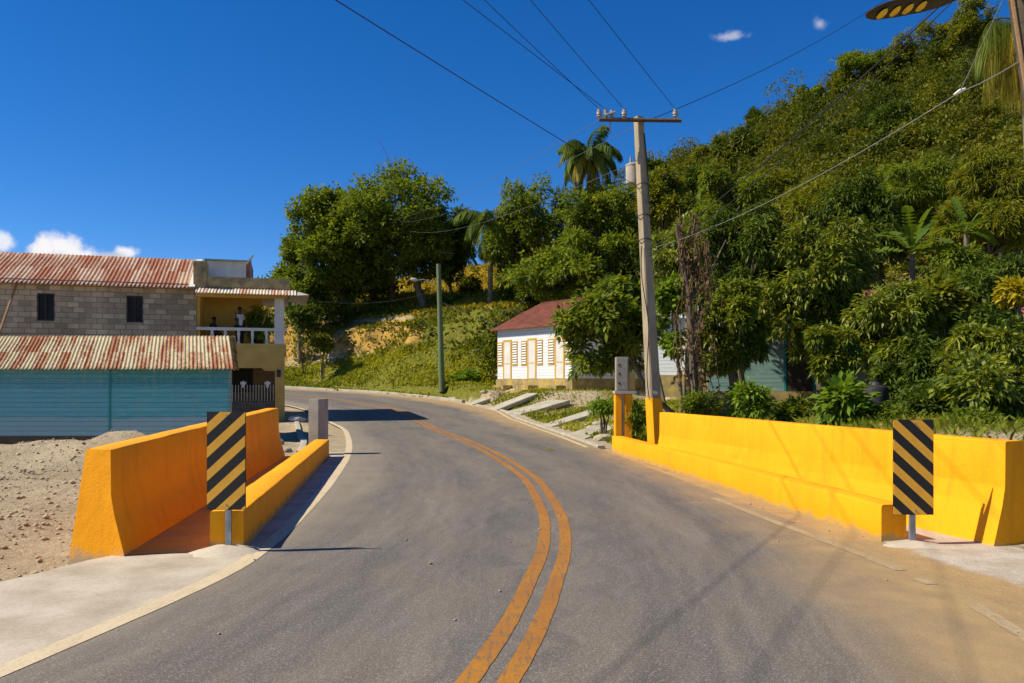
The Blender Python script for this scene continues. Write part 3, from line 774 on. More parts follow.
# ------------------------------------------------------------------ foliage
def unit(a): return a / np.maximum(np.linalg.norm(a, axis=-1, keepdims=True), 1e-9)
def leaf_quads(C, D, S, Lg, Wd, droop=.15, fold=.12):
    """folded leaves: base, left, tip, right"""
    Nn = np.cross(D, S)
    Lg = Lg[:, None]; Wd = Wd[:, None]
    mid = C + D * Lg * .45
    tip = C + D * Lg + np.array([0, 0, -1.]) * Lg * droop
    l_ = mid + S * Wd * .5 + Nn * Wd * fold; r_ = mid - S * Wd * .5 + Nn * Wd * fold
    V = np.stack([C, l_, tip, r_], 1).reshape(-1, 3)
    Fq = np.arange(len(V)).reshape(-1, 4)
    return V, Fq
def sph(rng, n): return unit(rng.normal(size=(n, 3)))

def foliage(rng, lobes, ncl, k, leaf, width, droop=.3, spread=.25, out=.6, up=.0, shell=.55, floor=-.75):
    """clusters of leaves spread through the lobes; each cluster shares a shade"""
    c = np.array([l[0] for l in lobes], float); r = np.array([l[1] for l in lobes], float)
    wgt = (r.prod(1)) ** .62; wgt /= wgt.sum()
    li = rng.choice(len(c), ncl, p=wgt)
    d = sph(rng, ncl)
    d[:, 2] = np.where(d[:, 2] < floor, -d[:, 2] * .5, d[:, 2])
    rad = shell + (1.06 - shell) * rng.rand(ncl) ** .6
    # every lobe swells and shrinks by direction, and some shoots reach well beyond it
    ph = rng.uniform(0, 6.28, (len(c), 3)); fq = rng.uniform(2.2, 4.5, (len(c), 3))
    lump = (np.sin(d * fq[li] + ph[li]).sum(1)) / 3
    rad = rad * (1 + .34 * lump) * np.where(rng.rand(ncl) < .10, rng.uniform(1.1, 1.5, ncl), 1)
    cc = c[li] + d * r[li] * rad[:, None]
    tint = np.clip(rng.beta(2.0, 2.0, ncl), 0, .9)
    ci = np.repeat(np.arange(ncl), k); n = ncl * k
    rd = sph(rng, n)
    D = unit(rd + d[ci] * out + np.array([0, 0, up - droop]))
    B = cc[ci] + rd * spread * rng.rand(n, 1)
    S = unit(np.cross(D, sph(rng, n) * .7 + np.array([0, 0, 1.0])))
    Lg = leaf * rng.uniform(.65, 1.25, n); Wd = width * rng.uniform(.7, 1.2, n)
    V, Fq = leaf_quads(B, D, S, Lg, Wd, droop * .5)
    tn = np.clip(tint[ci] + rng.normal(0, .12, n), 0, .92)
    tn[rng.rand(n) < .025] = 1.0
    return V, Fq, np.repeat(tn, 4)

def limb_pts(rng, a, b_, n=5, wig=.08):
    a, b_ = Vector(a), Vector(b_); Lq = (b_ - a).length
    out = []
    for i in range(n):
        t = i / (n - 1)
        p = a.lerp(b_, t) + Vector((0, 0, 1)) * math.sin(t * math.pi) * Lq * .08
        if 0 < i < n - 1: p += Vector(rng.normal(0, wig * Lq * .4, 3))
        out.append(p)
    return out

def tree(name, label, cat, px, py, rx, ry, Y, seed, mat='leaf_deep', bark='bark', base_px=None, base_py=None, nl=14, ncl=900, k=9, leaf=.3, width=.14,
         lobe=.42, droop=.25, trunk_r=.16, group=None, dY=None, lean=0, shell=.5, spread=.3, depth=None, floor=-.75, twigs=True, tall=1.0):
    """a tree whose crown is centred where a pixel ray meets distance Y"""
    rng = np.random.RandomState(seed)
    c = P(px, py, Y); wx = rx / F * Y; wz = ry / F * Y; wy = (depth or 1.0) * wx
    bx = ((base_px if base_px is not None else px) - CX) / F * Y
    bz = th(bx, Y) if base_py is None else P(0, base_py, Y).z
    root = thing(name, label, cat, (bx, Y, bz), group)
    lobes = []
    for i in range(nl):
        for _ in range(30):
            q = rng.uniform(-1, 1, 3)
            if np.linalg.norm(q) < 1: break
        lr = lobe * rng.uniform(.7, 1.3)
        q = q * (1 - lr * .75)
        e1, e2 = rng.uniform(.75, 1.35), rng.uniform(.6, 1.25)
        lobes.append(((c.x + q[0] * wx, c.y + q[1] * wy, c.z + q[2] * wz), (wx * lr * e1, wy * lr * e1, wz * lr * e2)))
    V, Fq, tn = foliage(rng, lobes, ncl, k, leaf, width, droop=droop, spread=spread, shell=shell, floor=floor)
    keep = V[:, 2].reshape(-1, 4).min(1) > bz - .3
    kv = np.repeat(keep, 4); V = V[kv]; tn = tn[kv]; Fq = np.arange(len(V)).reshape(-1, 4)
    np_mesh('crown', V, Fq, mat, root, {'tint': tn})
    m = MB()
    fork = Vector((c.x * .6 + bx * .4, c.y, bz + max(.5, (c.z - wz * .55 - bz)) * tall))
    base = Vector((bx, Y, bz - .15))
    pts = [base, base.lerp(fork, .08) + Vector((0, 0, .1)), base.lerp(fork, .5) + Vector((rng.normal(0, .12), rng.normal(0, .12), 0)), fork]
    m.tube(pts, [trunk_r * 1.5, trunk_r * 1.1, trunk_r * .95, trunk_r * .85], 9)
    for (lc, lr) in lobes:
        pp = limb_pts(rng, fork - Vector((0, 0, trunk_r)), lc, 5)
        rr = trunk_r * rng.uniform(.3, .5)
        m.tube(pp, [rr, rr * .8, rr * .6, rr * .4, rr * .18], 6)
        if twigs:
            for _ in range(4):
                e = Vector(lc) + Vector(rng.normal(0, .6, 3) * np.array(lr))
                m.tube(limb_pts(rng, pp[3], e, 3, .1), [rr * .3, rr * .22, rr * .1], 4)
    m.build('trunk', bark, root, smooth=True)
    return root

def bush(name, label, cat, px, py, rx, ry, Y, seed, mat, ncl=160, k=9, leaf=.2, width=.09, droop=.2, nl=6, group=None, lobe=.55):
    rng = np.random.RandomState(seed)
    c = P(px, py, Y); wx = rx / F * Y; wz = ry / F * Y
    bz = min(th(c.x, Y), c.z - wz * .5)
    root = thing(name, label, cat, (c.x, Y, bz), group)
    lobes = []
    for i in range(nl):
        q = rng.uniform(-1, 1, 3) * .55
        lr = lobe * rng.uniform(.75, 1.2)
        lobes.append(((c.x + q[0] * wx, c.y + q[1] * wx, c.z + q[2] * wz), (wx * lr, wx * lr, wz * lr)))
    V, Fq, tn = foliage(rng, lobes, ncl, k, leaf, width, droop=droop, spread=leaf * .8, shell=.35)
    np_mesh('foliage', V, Fq, mat, root, {'tint': tn})
    m = MB()
    for (lc, lr) in lobes:
        m.tube(limb_pts(rng, (c.x + rng.normal(0, .06), Y + rng.normal(0, .06), bz - .1), lc, 4), [.035, .03, .02, .008], 5)
    m.build('stems', 'bark', root, smooth=True)
    return root

def frond(rng, m_v, m_t, base, az, L_, elev, bend, leaflet, nleaf=34, wid=.05, hang=.5, tint=(.1, .9)):
    """one palm frond: leaflets along a bending midrib; returns midrib points"""
    pts = []; d = Vector((math.cos(az) * math.cos(elev), math.sin(az) * math.cos(elev), math.sin(elev)))
    p = Vector(base); n = 12; e = elev
    for i in range(n + 1):
        pts.append(p.copy())
        e -= bend / n * (1 + .8 * i / n)
        d = Vector((math.cos(az) * math.cos(e), math.sin(az) * math.cos(e), math.sin(e)))
        p = p + d * (L_ / n)
    sd = Vector((-math.sin(az), math.cos(az), 0))
    tn = rng.uniform(*tint)
    for i in range(nleaf):
        t = .14 + .86 * i / nleaf
        x = t * n; j = min(int(x), n - 1); q = pts[j].lerp(pts[j + 1], x - j)
        dr_ = (pts[j + 1] - pts[j]).normalized()
        ll = leaflet * math.sin(math.pi * (t * .88 + .10)) ** .6 * rng.uniform(.85, 1.1)
        for sg in (-1, 1):
            D = (sd * sg * .8 + dr_ * .7 + Vector((0, 0, -hang * rng.uniform(.6, 1.3)))).normalized()
            tip = q + D * ll + Vector((0, 0, -ll * hang * .5))
            midp = q + D * ll * .5
            wv = dr_ * wid
            m_v += [tuple(q), tuple(midp + wv), tuple(tip), tuple(midp - wv)]
            m_t += [min(.92, max(0, tn + rng.normal(0, .1)))] * 4
    return pts

def palm(name, label, px, py, Y, base_px, seed, L_=3.2, nfr=16, mat='leaf_palm', dry=5, leaflet=.75, trunk_r=.16, hang=.6, elo=-.5, ehi=1.2, base_z=None, group=None, nleaf=34, bend=1.5, wid=.05):
    rng = np.random.RandomState(seed)
    c = P(px, py, Y); bx = (base_px - CX) / F * Y
    bz = th(bx, Y) if base_z is None else base_z
    root = thing(name, label, 'palm tree', (bx, Y, bz), group)
    v, t_ = [], []; v2, t2 = [], []; rib = MB()
    for i in range(nfr):
        az = 2 * math.pi * (i * .382 + rng.uniform(-.04, .04))
        el = elo + (ehi - elo) * (i + .5) / nfr
        old = i < dry
        pts = frond(rng, v2 if old else v, t2 if old else t_, c, az, L_ * rng.uniform(.85, 1.1), el, bend * rng.uniform(.8, 1.15), leaflet, nleaf=nleaf, wid=wid, hang=hang * (1.3 if old else 1))
        rib.tube(pts, np.linspace(.035, .008, len(pts)), 4)
    np_mesh('fronds', np.array(v), np.arange(len(v)).reshape(-1, 4), mat, root, {'tint': np.array(t_)})
    if v2: np_mesh('dry_fronds', np.array(v2), np.arange(len(v2)).reshape(-1, 4), 'leaf_palm_dry', root, {'tint': np.array(t2)})
    rib.build('midribs', 'leaf_palm_dry', root)
    m = MB(); a = Vector((bx, Y, bz - .2))
    pts = [a.lerp(c, k / 7) + Vector((math.sin(k * .5) * .05, 0, 0)) for k in range(8)]
    m.tube(pts, [trunk_r * 1.25, trunk_r, trunk_r * .95, trunk_r, trunk_r, trunk_r * .9, trunk_r * .8, trunk_r * .8], 10)
    m.build('trunk', 'bark_pale', root, smooth=True)
    return root

# ---- across the bend: the big trees on the cut bank
tree('broadleaf_tree', 'wide bright green tree on the bank, just right of the block building', 'tree', 331, 252, 60, 70, 71, 11, 'leaf_loose', nl=34, ncl=3300, k=10, leaf=.38, width=.2, lobe=.24, trunk_r=.25, base_px=350, group='trees on the bank', spread=.35)
tree('broadleaf_tree', 'tall dark olive tree with a bare trunk on the bank above the green pole', 'tree', 405, 227, 74, 64, 70, 12, 'leaf_loose', 'bark_pale', nl=44, ncl=4000, k=10, leaf=.36, width=.18, lobe=.235, trunk_r=.32, base_px=424, group='trees on the bank', spread=.35)
tree('broadleaf_tree', 'small rounded tree in the gap between the two bank trees', 'tree', 372, 276, 32, 36, 76, 13, 'leaf_loose', nl=14, ncl=1000, k=9, leaf=.36, width=.2, trunk_r=.16, base_px=376, group='trees on the bank')
tree('broadleaf_tree', 'dark low-branched tree under the drooping left-hand palm', 'tree', 462, 238, 18, 36, 77, 14, 'leaf_deep', nl=6, ncl=420, k=8, leaf=.42, width=.2, trunk_r=.14, group='trees on the bank')
tree('broadleaf_tree', 'open feathery green tree left of the tall palm on the hillside', 'tree', 530, 234, 52, 56, 66, 15, 'leaf_loose', nl=34, ncl=2400, k=8, leaf=.36, width=.14, lobe=.22, trunk_r=.18, base_px=552, group='trees on the hillside')
tree('broadleaf_tree', 'dense olive tree below the tall palm, behind the red-roofed house', 'tree', 600, 230, 52, 56, 60, 16, 'leaf_loose', nl=26, ncl=2300, k=10, leaf=.34, width=.15, lobe=.26, trunk_r=.2, group='trees on the hillside')
tree('broadleaf_tree', 'green bushy tree rising behind the maroon roof ridge', 'tree', 556, 276, 50, 30, 57, 17, 'leaf_loose', nl=16, ncl=1300, k=9, leaf=.38, width=.18, trunk_r=.14, group='trees on the hillside')
tree('broadleaf_tree', 'rounded green tree low on the bank, rising behind the balcony awning', 'tree', 300, 278, 34, 42, 67, 18, 'leaf_loose', nl=22, ncl=1500, k=9, leaf=.36, width=.18, lobe=.26, trunk_r=.15, group='trees on the bank')
tree('broadleaf_tree', 'airy tree on the bank between the big dark crown and the drooping palm', 'tree', 452, 240, 26, 44, 72, 19, 'leaf_deep', nl=18, ncl=1000, k=9, leaf=.34, width=.16, lobe=.25, trunk_r=.15, group='trees on the bank')
palm('palm_tree', 'dark palm with drooping fronds between the bank trees and the grassy hill', 490, 220, 66, 490, 21, L_=3.9, nfr=20, dry=3, leaflet=1.1, trunk_r=.22, hang=.75, elo=-.9, ehi=1.2, nleaf=44, wid=.085, group='palms on the skyline')
palm('palm_tree', 'tall palm with yellowing lower fronds, left of the crossarm pole', 589, 153, 62, 590, 22, L_=3.7, nfr=24, dry=8, leaflet=1.0, trunk_r=.2, hang=.75, elo=-.75, ehi=1.25, nleaf=44, wid=.085, group='palms on the skyline')
for i, (px, py, rx, ry, Y, mt, lb) in enumerate((
        (304, 322, 20, 20, 64.5, 'leaf_deep', 'dark green bush against the clay bank beside the block building'),
        (330, 312, 40, 24, 69, 'leaf_deep', 'dark shrub at the foot of the wide bright green tree'),
        (385, 312, 34, 16, 70, 'leaf_deep', 'low dark shrub left of the bare tree trunk on the bank'),
        (456, 308, 28, 14, 70, 'leaf_deep', 'low dark shrub right of the bare tree trunk on the bank'),
        (492, 314, 22, 14, 66, 'leaf_deep', 'dark shrub on the bank left of the maroon roof'),
        (516, 293, 22, 16, 70, 'leaf_olive', 'olive shrub on the grassy hill above the maroon roof'),
        (470, 284, 10, 8, 76, 'leaf_olive', 'small round shrub alone on the yellow grass hill'),
        (268, 292, 18, 20, 60, 'leaf_loose', 'pale green shrub showing behind the balcony awning'),
        (466, 380, 14, 8, 52, 'leaf_bright', 'bright green bush at the roadside right of the green pole'),
        (322, 345, 10, 7, 62.5, 'leaf_olive', 'small shrub at the foot of the clay cutting'),
)):
    bush('shrub', lb, 'shrub', px, py, rx, ry, Y, 40 + i, mt, ncl=240, k=9, leaf=.34, width=.17, group='shrubs on the bank')

# ---- hillside scrub: one mass nobody could count
def hillside():
    rng = np.random.RandomState(77)
    n = 90000
    uu = rng.uniform(-8, 92, n); Y = 34 + 74 * rng.rand(n) ** .75
    X = uu * Y / 100
    z, dl, dr, u, s, s2, t, w = terr(X, Y, True)
    dens = sst(u, 2, 12) * sst(s, 1, 5) + .22 * (u < 6) * sst(s, 12, 16) * (wob(X, Y, 12, 5, .25) > .5)
    dens = dens * (np.hypot(X - 3, Y - 49) > 8.5)
    pk = wob(X, Y, 5, 6, .3)
    keep = np.nonzero(rng.rand(n) < dens * .032)[0]
    X, Y, z, u = X[keep], Y[keep], z[keep], u[keep]
    nb = len(X)
    big = rng.rand(nb)
    rad = (.9 + 2.3 * big ** 1.7) * np.where(u < 8, .45, 1) * np.clip(Y / 75, .6, 1.1)
    hgt = rad * rng.uniform(.7, 1.6, nb) * np.where(rng.rand(nb) < .14, 1.8, 1)
    cnt = np.clip((rad / 1.6) ** 1.6 * 260, 60, 620).astype(int)
    ci = np.repeat(np.arange(nb), cnt); m = len(ci)
    # every bush is a handful of sub-clumps, so its outline is uneven
    sub = (rng.rand(m) * 9).astype(int); hs_ = (ci * 9 + sub)
    so_ = sph(rng, nb * 9); so_[:, 2] = np.abs(so_[:, 2])
    sr = rng.uniform(.35, .8, nb * 9)
    d = sph(rng, m); d[:, 2] = np.where(d[:, 2] < -.35, -d[:, 2], d[:, 2])
    ctr = np.stack([X, Y, z + hgt * .25], 1)[ci] + so_[hs_] * np.stack([rad, rad, hgt], 1)[ci] * .62
    B = ctr + d * (rad[ci] * sr[hs_] * .62)[:, None] * (.6 + .45 * rng.rand(m, 1) ** .6)
    D = unit(sph(rng, m) + d * .7 + np.array([0, 0, -.15]))
    S = unit(np.cross(D, sph(rng, m) * .7 + np.array([0, 0, 1.])))
    V, Fq = leaf_quads(B, D, S, rng.uniform(.2, .46, m), rng.uniform(.09, .2, m), .15)
    tb = np.clip(rng.beta(1.1, 1.35, nb) + .12 * wob(X, Y, 8, 4, .09), .02, .9)
    tn = np.clip(tb[ci] * .75 + (rng.rand(nb * 9)[hs_] - .3) * .28 + rng.normal(0, .08, m), 0, .92)
    tn[rng.rand(m) < .012] = 1
    # keep what faces the road side of the hill
    return np_mesh('hillside_scrub', V, Fq, 'leaf_scrub', attrs={'tint': np.repeat(tn, 4)}), nb
hs, nb = hillside()
stuff(hs, 'olive green scrub covering the steep hillside above the road', 'scrub')

# ---- skyline trees on the hill
for i, (px, py, rx, ry, Y, mt, lb) in enumerate((
        (866, 66, 32, 15, 92, 'leaf_loose', 'thin flat-topped tree on the skyline, left of the street lamp cables'),
        (922, 50, 34, 26, 88, 'leaf_olive', 'broad umbrella-shaped tree on the skyline below the street lamp'),
        (968, 22, 30, 30, 84, 'leaf_olive', 'tall ragged tree on the hilltop beside the leaning pole'),
        (702, 160, 16, 14, 84, 'leaf_olive', 'small olive tree at the low left end of the hill skyline'),
        (762, 126, 20, 20, 88, 'leaf_deep', 'dark ragged tree on the ridge, just left of the sagging cable'),
        (812, 100, 20, 20, 90, 'leaf_loose', 'pale green tree on the ridge, just above the sagging cable'),
        (842, 84, 15, 15, 93, 'leaf_olive', 'small rounded olive tree beside the thin flat-topped one on the skyline'),
        (898, 62, 22, 20, 90, 'leaf_deep', 'dark tree on the skyline, left of the umbrella-shaped one'),
        (648, 172, 18, 20, 66, 'leaf_deep', 'dark tree peeping out from behind the transformer'),
        (738, 150, 26, 20, 80, 'leaf_deep', 'dark rounded tree on the hillside right of the crossarm'),
        (786, 128, 24, 18, 86, 'leaf_olive', 'small olive tree on the ridge under the sagging cable'),
        (706, 196, 24, 34, 60, 'leaf_deep', 'dark upright tree on the slope just right of the crossarm pole'),
        (664, 208, 26, 42, 52, 'leaf_olive', 'vine-choked olive tree immediately behind the crossarm pole'),
        (828, 150, 28, 22, 70, 'leaf_deep', 'dark bushy tree halfway up the slope below the thick cable'),
        (900, 130, 40, 30, 66, 'leaf_deep', 'dark spreading tree high on the slope above the banana plant'),
        (960, 150, 34, 26, 62, 'leaf_olive', 'olive tree high on the slope above and right of the banana plant'),
)):
    tree('hillside_tree', lb, 'tree', px, py, rx, ry, Y, 60 + i, mt, nl=22, ncl=1000, k=9, leaf=.34, width=.14, lobe=.22, trunk_r=.14, group='trees on the hillside')

# ---- the yard trees behind the right wall
def mango(label, px, py, rx, ry, Y, seed, base_px, ncl, mat='leaf_mango', nl=16, leaf=.20, lobe=.34, tr=.15, k=9, bark='bark', depth=.8):
    return tree('mango_tree', label, 'tree', px, py, rx, ry, Y, seed, mat, bark, base_px=base_px, nl=int(nl * 1.6), ncl=int(ncl * 2.1), k=k, leaf=leaf, width=.06, lobe=lobe * .74, droop=.5, trunk_r=tr, spread=.10, shell=.35, group='leafy trees behind the right wall', depth=depth)
mango('tall mango tree directly right of the dead vines', 752, 262, 58, 78, 25.0, 101, 742, 1300, 'leaf_deep')
mango('large mango tree in the middle, low boughs hanging over the timber house', 820, 296, 66, 84, 24, 102, 826, 1700, nl=19, tr=.18)
mango('mango tree with pale tips below the banana plant', 898, 330, 62, 66, 22, 103, 890, 1300)
mango('dark mango tree at the right edge of the frame', 985, 330, 64, 80, 23, 104, 990, 1500, 'leaf_deep', nl=17)
mango('slender young mango tree in front of the pale green house', 832, 345, 26, 36, 20.5, 105, 832, 380, nl=8, tr=.07)
mango('leafy mango tree behind the vine-choked trunk and the concrete pole', 690, 262, 52, 62, 28, 106, 700, 1000, 'leaf_mango', nl=14)
mango('round tree high behind the mangoes, left of the banana plant', 818, 208, 50, 46, 36, 107, 815, 900, 'leaf_olive', nl=12, leaf=.3)
mango('leafy tree high at the right edge above the dark mango', 985, 232, 52, 44, 32, 108, 985, 900, 'leaf_olive', nl=12, leaf=.3)
mango('bushy tree low behind the mangoes and right of the tall one', 772, 196, 44, 36, 44, 109, 775, 700, 'leaf_olive', nl=12, leaf=.32)
mango('tall mango tree whose crown rises just left of the tall banana plant', 862, 238, 54, 62, 29, 112, 862, 1200, 'leaf_deep', nl=15)
mango('leafy tree filling the gap between the banana plant and the right edge', 958, 290, 52, 50, 25, 113, 960, 1000, 'leaf_loose', nl=14)
mango('pale-tipped mango high behind the dead vines', 722, 205, 46, 48, 31, 114, 724, 950, 'leaf_loose', nl=14)
mango('low leafy mango between the timber house and the pale green house', 818, 345, 26, 42, 23.4, 115, 822, 420, nl=10)
mango('dense low mango just left of the right striped marker', 920, 376, 42, 42, 19.4, 116, 915, 900, 'leaf_deep', nl=12, leaf=.22)
mango('broad leafy tree halfway up behind the right-hand mangoes', 905, 190, 62, 40, 42, 117, 905, 1000, 'leaf_loose', nl=14, leaf=.32)
mango('rounded leafy tree at the upper right edge above the banana plants', 1000, 180, 48, 44, 38, 118, 1000, 900, 'leaf_olive', nl=14, leaf=.32)
mango('low-boughed mango in front of the timber house, right of the dead vines', 733, 328, 36, 52, 22.5, 110, 728, 900, nl=12)
mango('bushy dark tree low at the right edge behind the wall end', 992, 372, 52, 48, 18.2, 111, 1000, 1100, 'leaf_mango', nl=14, leaf=.22)
# the leaning tree that screens the side of the white house
tree('leaning_tree', 'thin leaning tree whose leaves screen the side wall of the white house', 'tree', 606, 334, 56, 58, 23, 120, 'leaf_loose', 'bark_pale', base_px=676, base_py=416, nl=24, ncl=900, k=8, leaf=.22, width=.11, lobe=.25, droop=.35, trunk_r=.075, spread=.14, shell=.2, tall=1.05)
tree('leaning_tree', 'small leafy tree over the gable end of the white house, left of the pole', 'tree', 622, 298, 30, 26, 26, 122, 'leaf_loose', 'bark_pale', base_px=668, nl=14, ncl=420, k=8, leaf=.22, width=.11, lobe=.3, droop=.35, trunk_r=.06, spread=.14, shell=.3)
tree('leaning_tree', 'leafy sapling just right of the crossarm pole with bright leaves', 'tree', 672, 316, 24, 44, 21.5, 121, 'leaf_bright', 'bark_pale', base_px=682, nl=8, ncl=200, k=7, leaf=.22, width=.12, lobe=.34, droop=.35, trunk_r=.05, spread=.14, shell=.2)

# dead vine curtain hanging on a stump of a tree
def dead_vines():
    rng = np.random.RandomState(9)
    Y = 20.5; c = P(696, 300, Y); bx = c.x; bz = th(bx, Y)
    r = thing('vine_draped_trunk', 'bare trunk draped in brown dead vines behind the wall, right of the pole', 'dead tree', (bx, Y, bz))
    m = MB()
    top = P(676, 225, Y)
    m.tube([(bx, Y, bz - .2), (bx - .03, Y, bz + 1.2), tuple(P(688, 290, Y)), tuple(top)], [.13, .1, .07, .03], 8)
    m.tube([tuple(P(690, 300, Y)), tuple(P(712, 268, Y + .3)), tuple(P(726, 240, Y + .5))], [.05, .03, .012], 6)
    m.build('trunk', 'bark', r, smooth=True)
    m = MB(); v = []; tn = []
    for i in range(60):
        x0 = rng.normal(694, 9); y0 = rng.uniform(205, 350); ln = rng.uniform(20, 90)
        y1 = min(y0 + ln, 412); x0 += (y0 - 290) * .07; yy = Y + rng.uniform(-.5, .4)
        a = P(x0, y0, yy); b_ = P(x0 + rng.uniform(-12, 18), y1, yy)
        pts = [a, a.lerp(b_, .35) + Vector(rng.normal(0, .06, 3)), a.lerp(b_, .7) + Vector(rng.normal(0, .07, 3)), b_]
        m.tube(pts, [.014, .012, .01, .006], 4, False)
        for q in range(16):
            t = rng.rand(); j = min(int(t * 3), 2); p = pts[j].lerp(pts[j + 1], t * 3 - j)
            D = Vector(rng.normal(0, 1, 3)) + Vector((0, 0, -1.2)); D.normalize(); S = D.cross(Vector(rng.normal(0, 1, 3))).normalized()
            ll = rng.uniform(.06, .16)
            v += [tuple(p), tuple(p + D * ll * .5 + S * ll * .3), tuple(p + D * ll), tuple(p + D * ll * .5 - S * ll * .3)]
            tn += [rng.rand() * .9] * 4
    m.build('hanging_vines', 'dead_vine', r)
    np_mesh('dead_leaves', np.array(v), np.arange(len(v)).reshape(-1, 4), 'leaf_dead', r, {'tint': np.array(tn)})
dead_vines()

# banana plants
def banana(label, px, py, Y, seed, n, size, spread_=1.0):
    rng = np.random.RandomState(seed)
    c = P(px, py, Y); bz = th(c.x, Y)
    r = thing('banana_plant', label, 'banana plant', (c.x, Y, bz), 'banana plants')
    m = MB(); m.tube([(c.x, Y, bz - .2), (c.x + .03, Y, (bz + c.z) / 2), tuple(c)], [.14, .12, .08], 9); m.build('trunk', 'bark_pale', r, smooth=True)
    for i in range(n):
        az = 2 * math.pi * (i * .382) + rng.uniform(-.2, .2); el = .45 + 1.05 * (i + .5) / n
        Lf = size * rng.uniform(.75, 1.1); W = size * .105
        p = Vector(c); e = el; pts = []; ns = 14
        for j in range(ns + 1):
            pts.append(p.copy())
            e -= rng.uniform(.05, .12) * (1.6 - el * .8)
            d = Vector((math.cos(az) * math.cos(e) * spread_, math.sin(az) * math.cos(e), math.sin(e))); p = p + d * Lf / ns
        sd = Vector((-math.sin(az), math.cos(az), 0)); v = []; fs = []; tn = []
        tilt = rng.uniform(-.5, .5); tt = rng.uniform(.2, .8)
        for j in range(2, ns):
            w0 = W * math.sin(math.pi * (j - 2) / (ns - 1.5) * .93 + .12) ** .5; w1 = W * math.sin(math.pi * (j - 1) / (ns - 1.5) * .93 + .12) ** .5
            tear = rng.rand() < .5
            for sg in (-1, 1):
                up = Vector((0, 0, .25 + sg * tilt)); k0 = len(v); gap = .8 if tear else 1.0
                v += [pts[j], pts[j] + (sd * sg + up) * w0, pts[j].lerp(pts[j + 1], gap) + (sd * sg + up) * w1 + Vector((0, 0, -.06 if tear else 0)), pts[j + 1]]
                tn += [min(.9, max(0, tt + rng.normal(0, .08)))] * 4
        np_mesh('leaf', np.array([tuple(q) for q in v]), np.arange(len(v)).reshape(-1, 4), 'leaf_banana', r, {'tint': np.array(tn)})
banana('tall banana plant with torn upright leaves on the slope above the mangoes', 912, 254, 26, 31, 11, 2.0)
banana('smaller banana plant at the upper right, behind the tall one', 966, 234, 30, 32, 7, 1.6)
banana('short banana plant low beside the concrete pole, with bright leaves', 688, 318, 22.5, 33, 6, 1.1)

# drooping palm at the right edge
palm('drooping_palm', 'palm with long hanging yellow-green fronds at the top right edge', 1022, 26, 26, 1040, 25, L_=2.1, nfr=30, dry=21, leaflet=.95, trunk_r=.16, hang=1.5, elo=-1.1, ehi=1.0, nleaf=46, bend=1.7, wid=.022)

for i, (px, py, rx, ry, Y, mt, lf, lb) in enumerate((
        (748, 402, 26, 17, 18.6, 'leaf_bright', .17, 'bright green leafy bush just behind the wall, right of the dead vines'),
        (845, 408, 18, 22, 16.8, 'leaf_bright', .30, 'big-leaved light green plant standing behind the wall under the young mango'),
        (988, 392, 44, 36, 16.5, 'leaf_mango', .20, 'leafy bush with hanging sprays behind the wall at the right edge'),
        (1004, 338, 38, 44, 19.6, 'leaf_deep', .2, 'dark leafy bush under the yellow flowers at the right edge'),
        (925, 400, 30, 26, 17.5, 'leaf_deep', .18, 'dark bush behind the wall above the right striped marker'),
        (795, 412, 26, 12, 19, 'leaf_loose', .16, 'low weedy bush behind the wall in front of the timber house'),
        (700, 404, 18, 12, 19, 'leaf_loose', .15, 'small weedy bush at the left end of the tall right wall'),
        (636, 420, 12, 16, 20.6, 'leaf_bright', .13, 'green weeds between the meter pillar and the crossarm pole'),
        (604, 408, 16, 9, 25, 'leaf_bright', .13, 'tuft of weeds left of the yellow meter pillar'),
        (1014, 292, 13, 10, 20.5, 'leaf_yellow', .18, 'bright yellow flowering bush at the right edge'),
        (888, 420, 20, 12, 16.5, 'leaf_loose', .14, 'low weeds behind the wall left of the right striped marker'),
        (975, 424, 30, 14, 15.5, 'leaf_loose', .15, 'low leafy weeds along the top of the right wall end'),
        (945, 302, 30, 22, 21.5, 'leaf_olive', .30, 'fine grassy clump hanging above the dark bush'),
)):
    bush('shrub', lb, 'shrub', px, py, rx, ry, Y, 80 + i, mt, ncl=int(150 + rx * ry * .12), k=9, leaf=lf, width=lf * .42, droop=.35, group='plants behind the right wall')

# grass and weeds on the verge
def rng_ok(X): return np.random.RandomState(8).rand(len(X))
def grass_field(name, label, mat, cond, n, box, hgt, wid, seed):
    rng = np.random.RandomState(seed)
    X = rng.uniform(box[0], box[1], n); Y = rng.uniform(box[2], box[3], n)
    z, dl, dr, u, s, s2, t, w = terr(X, Y, True)
    k = cond(X, Y, dl, dr, u, s, s2) & (rng.rand(n) < .55 + .45 * np.tanh(wob(X, Y, 14, 6, .7)))
    X, Y, z = X[k], Y[k], z[k]; m = len(X)
    B = np.stack([X, Y, z - .02], 1)
    D = unit(np.stack([rng.normal(0, .45, m), rng.normal(0, .45, m), np.ones(m)], 1)); a = rng.uniform(0, 6.28, m)
    S = np.stack([np.cos(a), np.sin(a), np.zeros(m)], 1)
    V, Fq = leaf_quads(B, D, S, rng.uniform(.5, 1.3, m) * hgt, rng.uniform(.6, 1.3, m) * wid, .25)
    tn = np.clip(.45 + .22 * wob(X, Y, 18, 5, .6) + rng.normal(0, .15, m), 0, .92); tn[rng.rand(m) < .06] = 1
    return stuff(np_mesh(name, V, Fq, mat, attrs={'tint': np.repeat(tn, 4)}), label, 'grass')
grass_field('verge_grass', 'rough green grass on the slope below the clay cutting', 'grass', lambda X, Y, dl, dr, u, s, s2: (s2 > -.6) & (s2 < 5.6) & (u < 3) & (dr > .5), 110000, (-26, 3, 50, 72), .36, .12, 1)
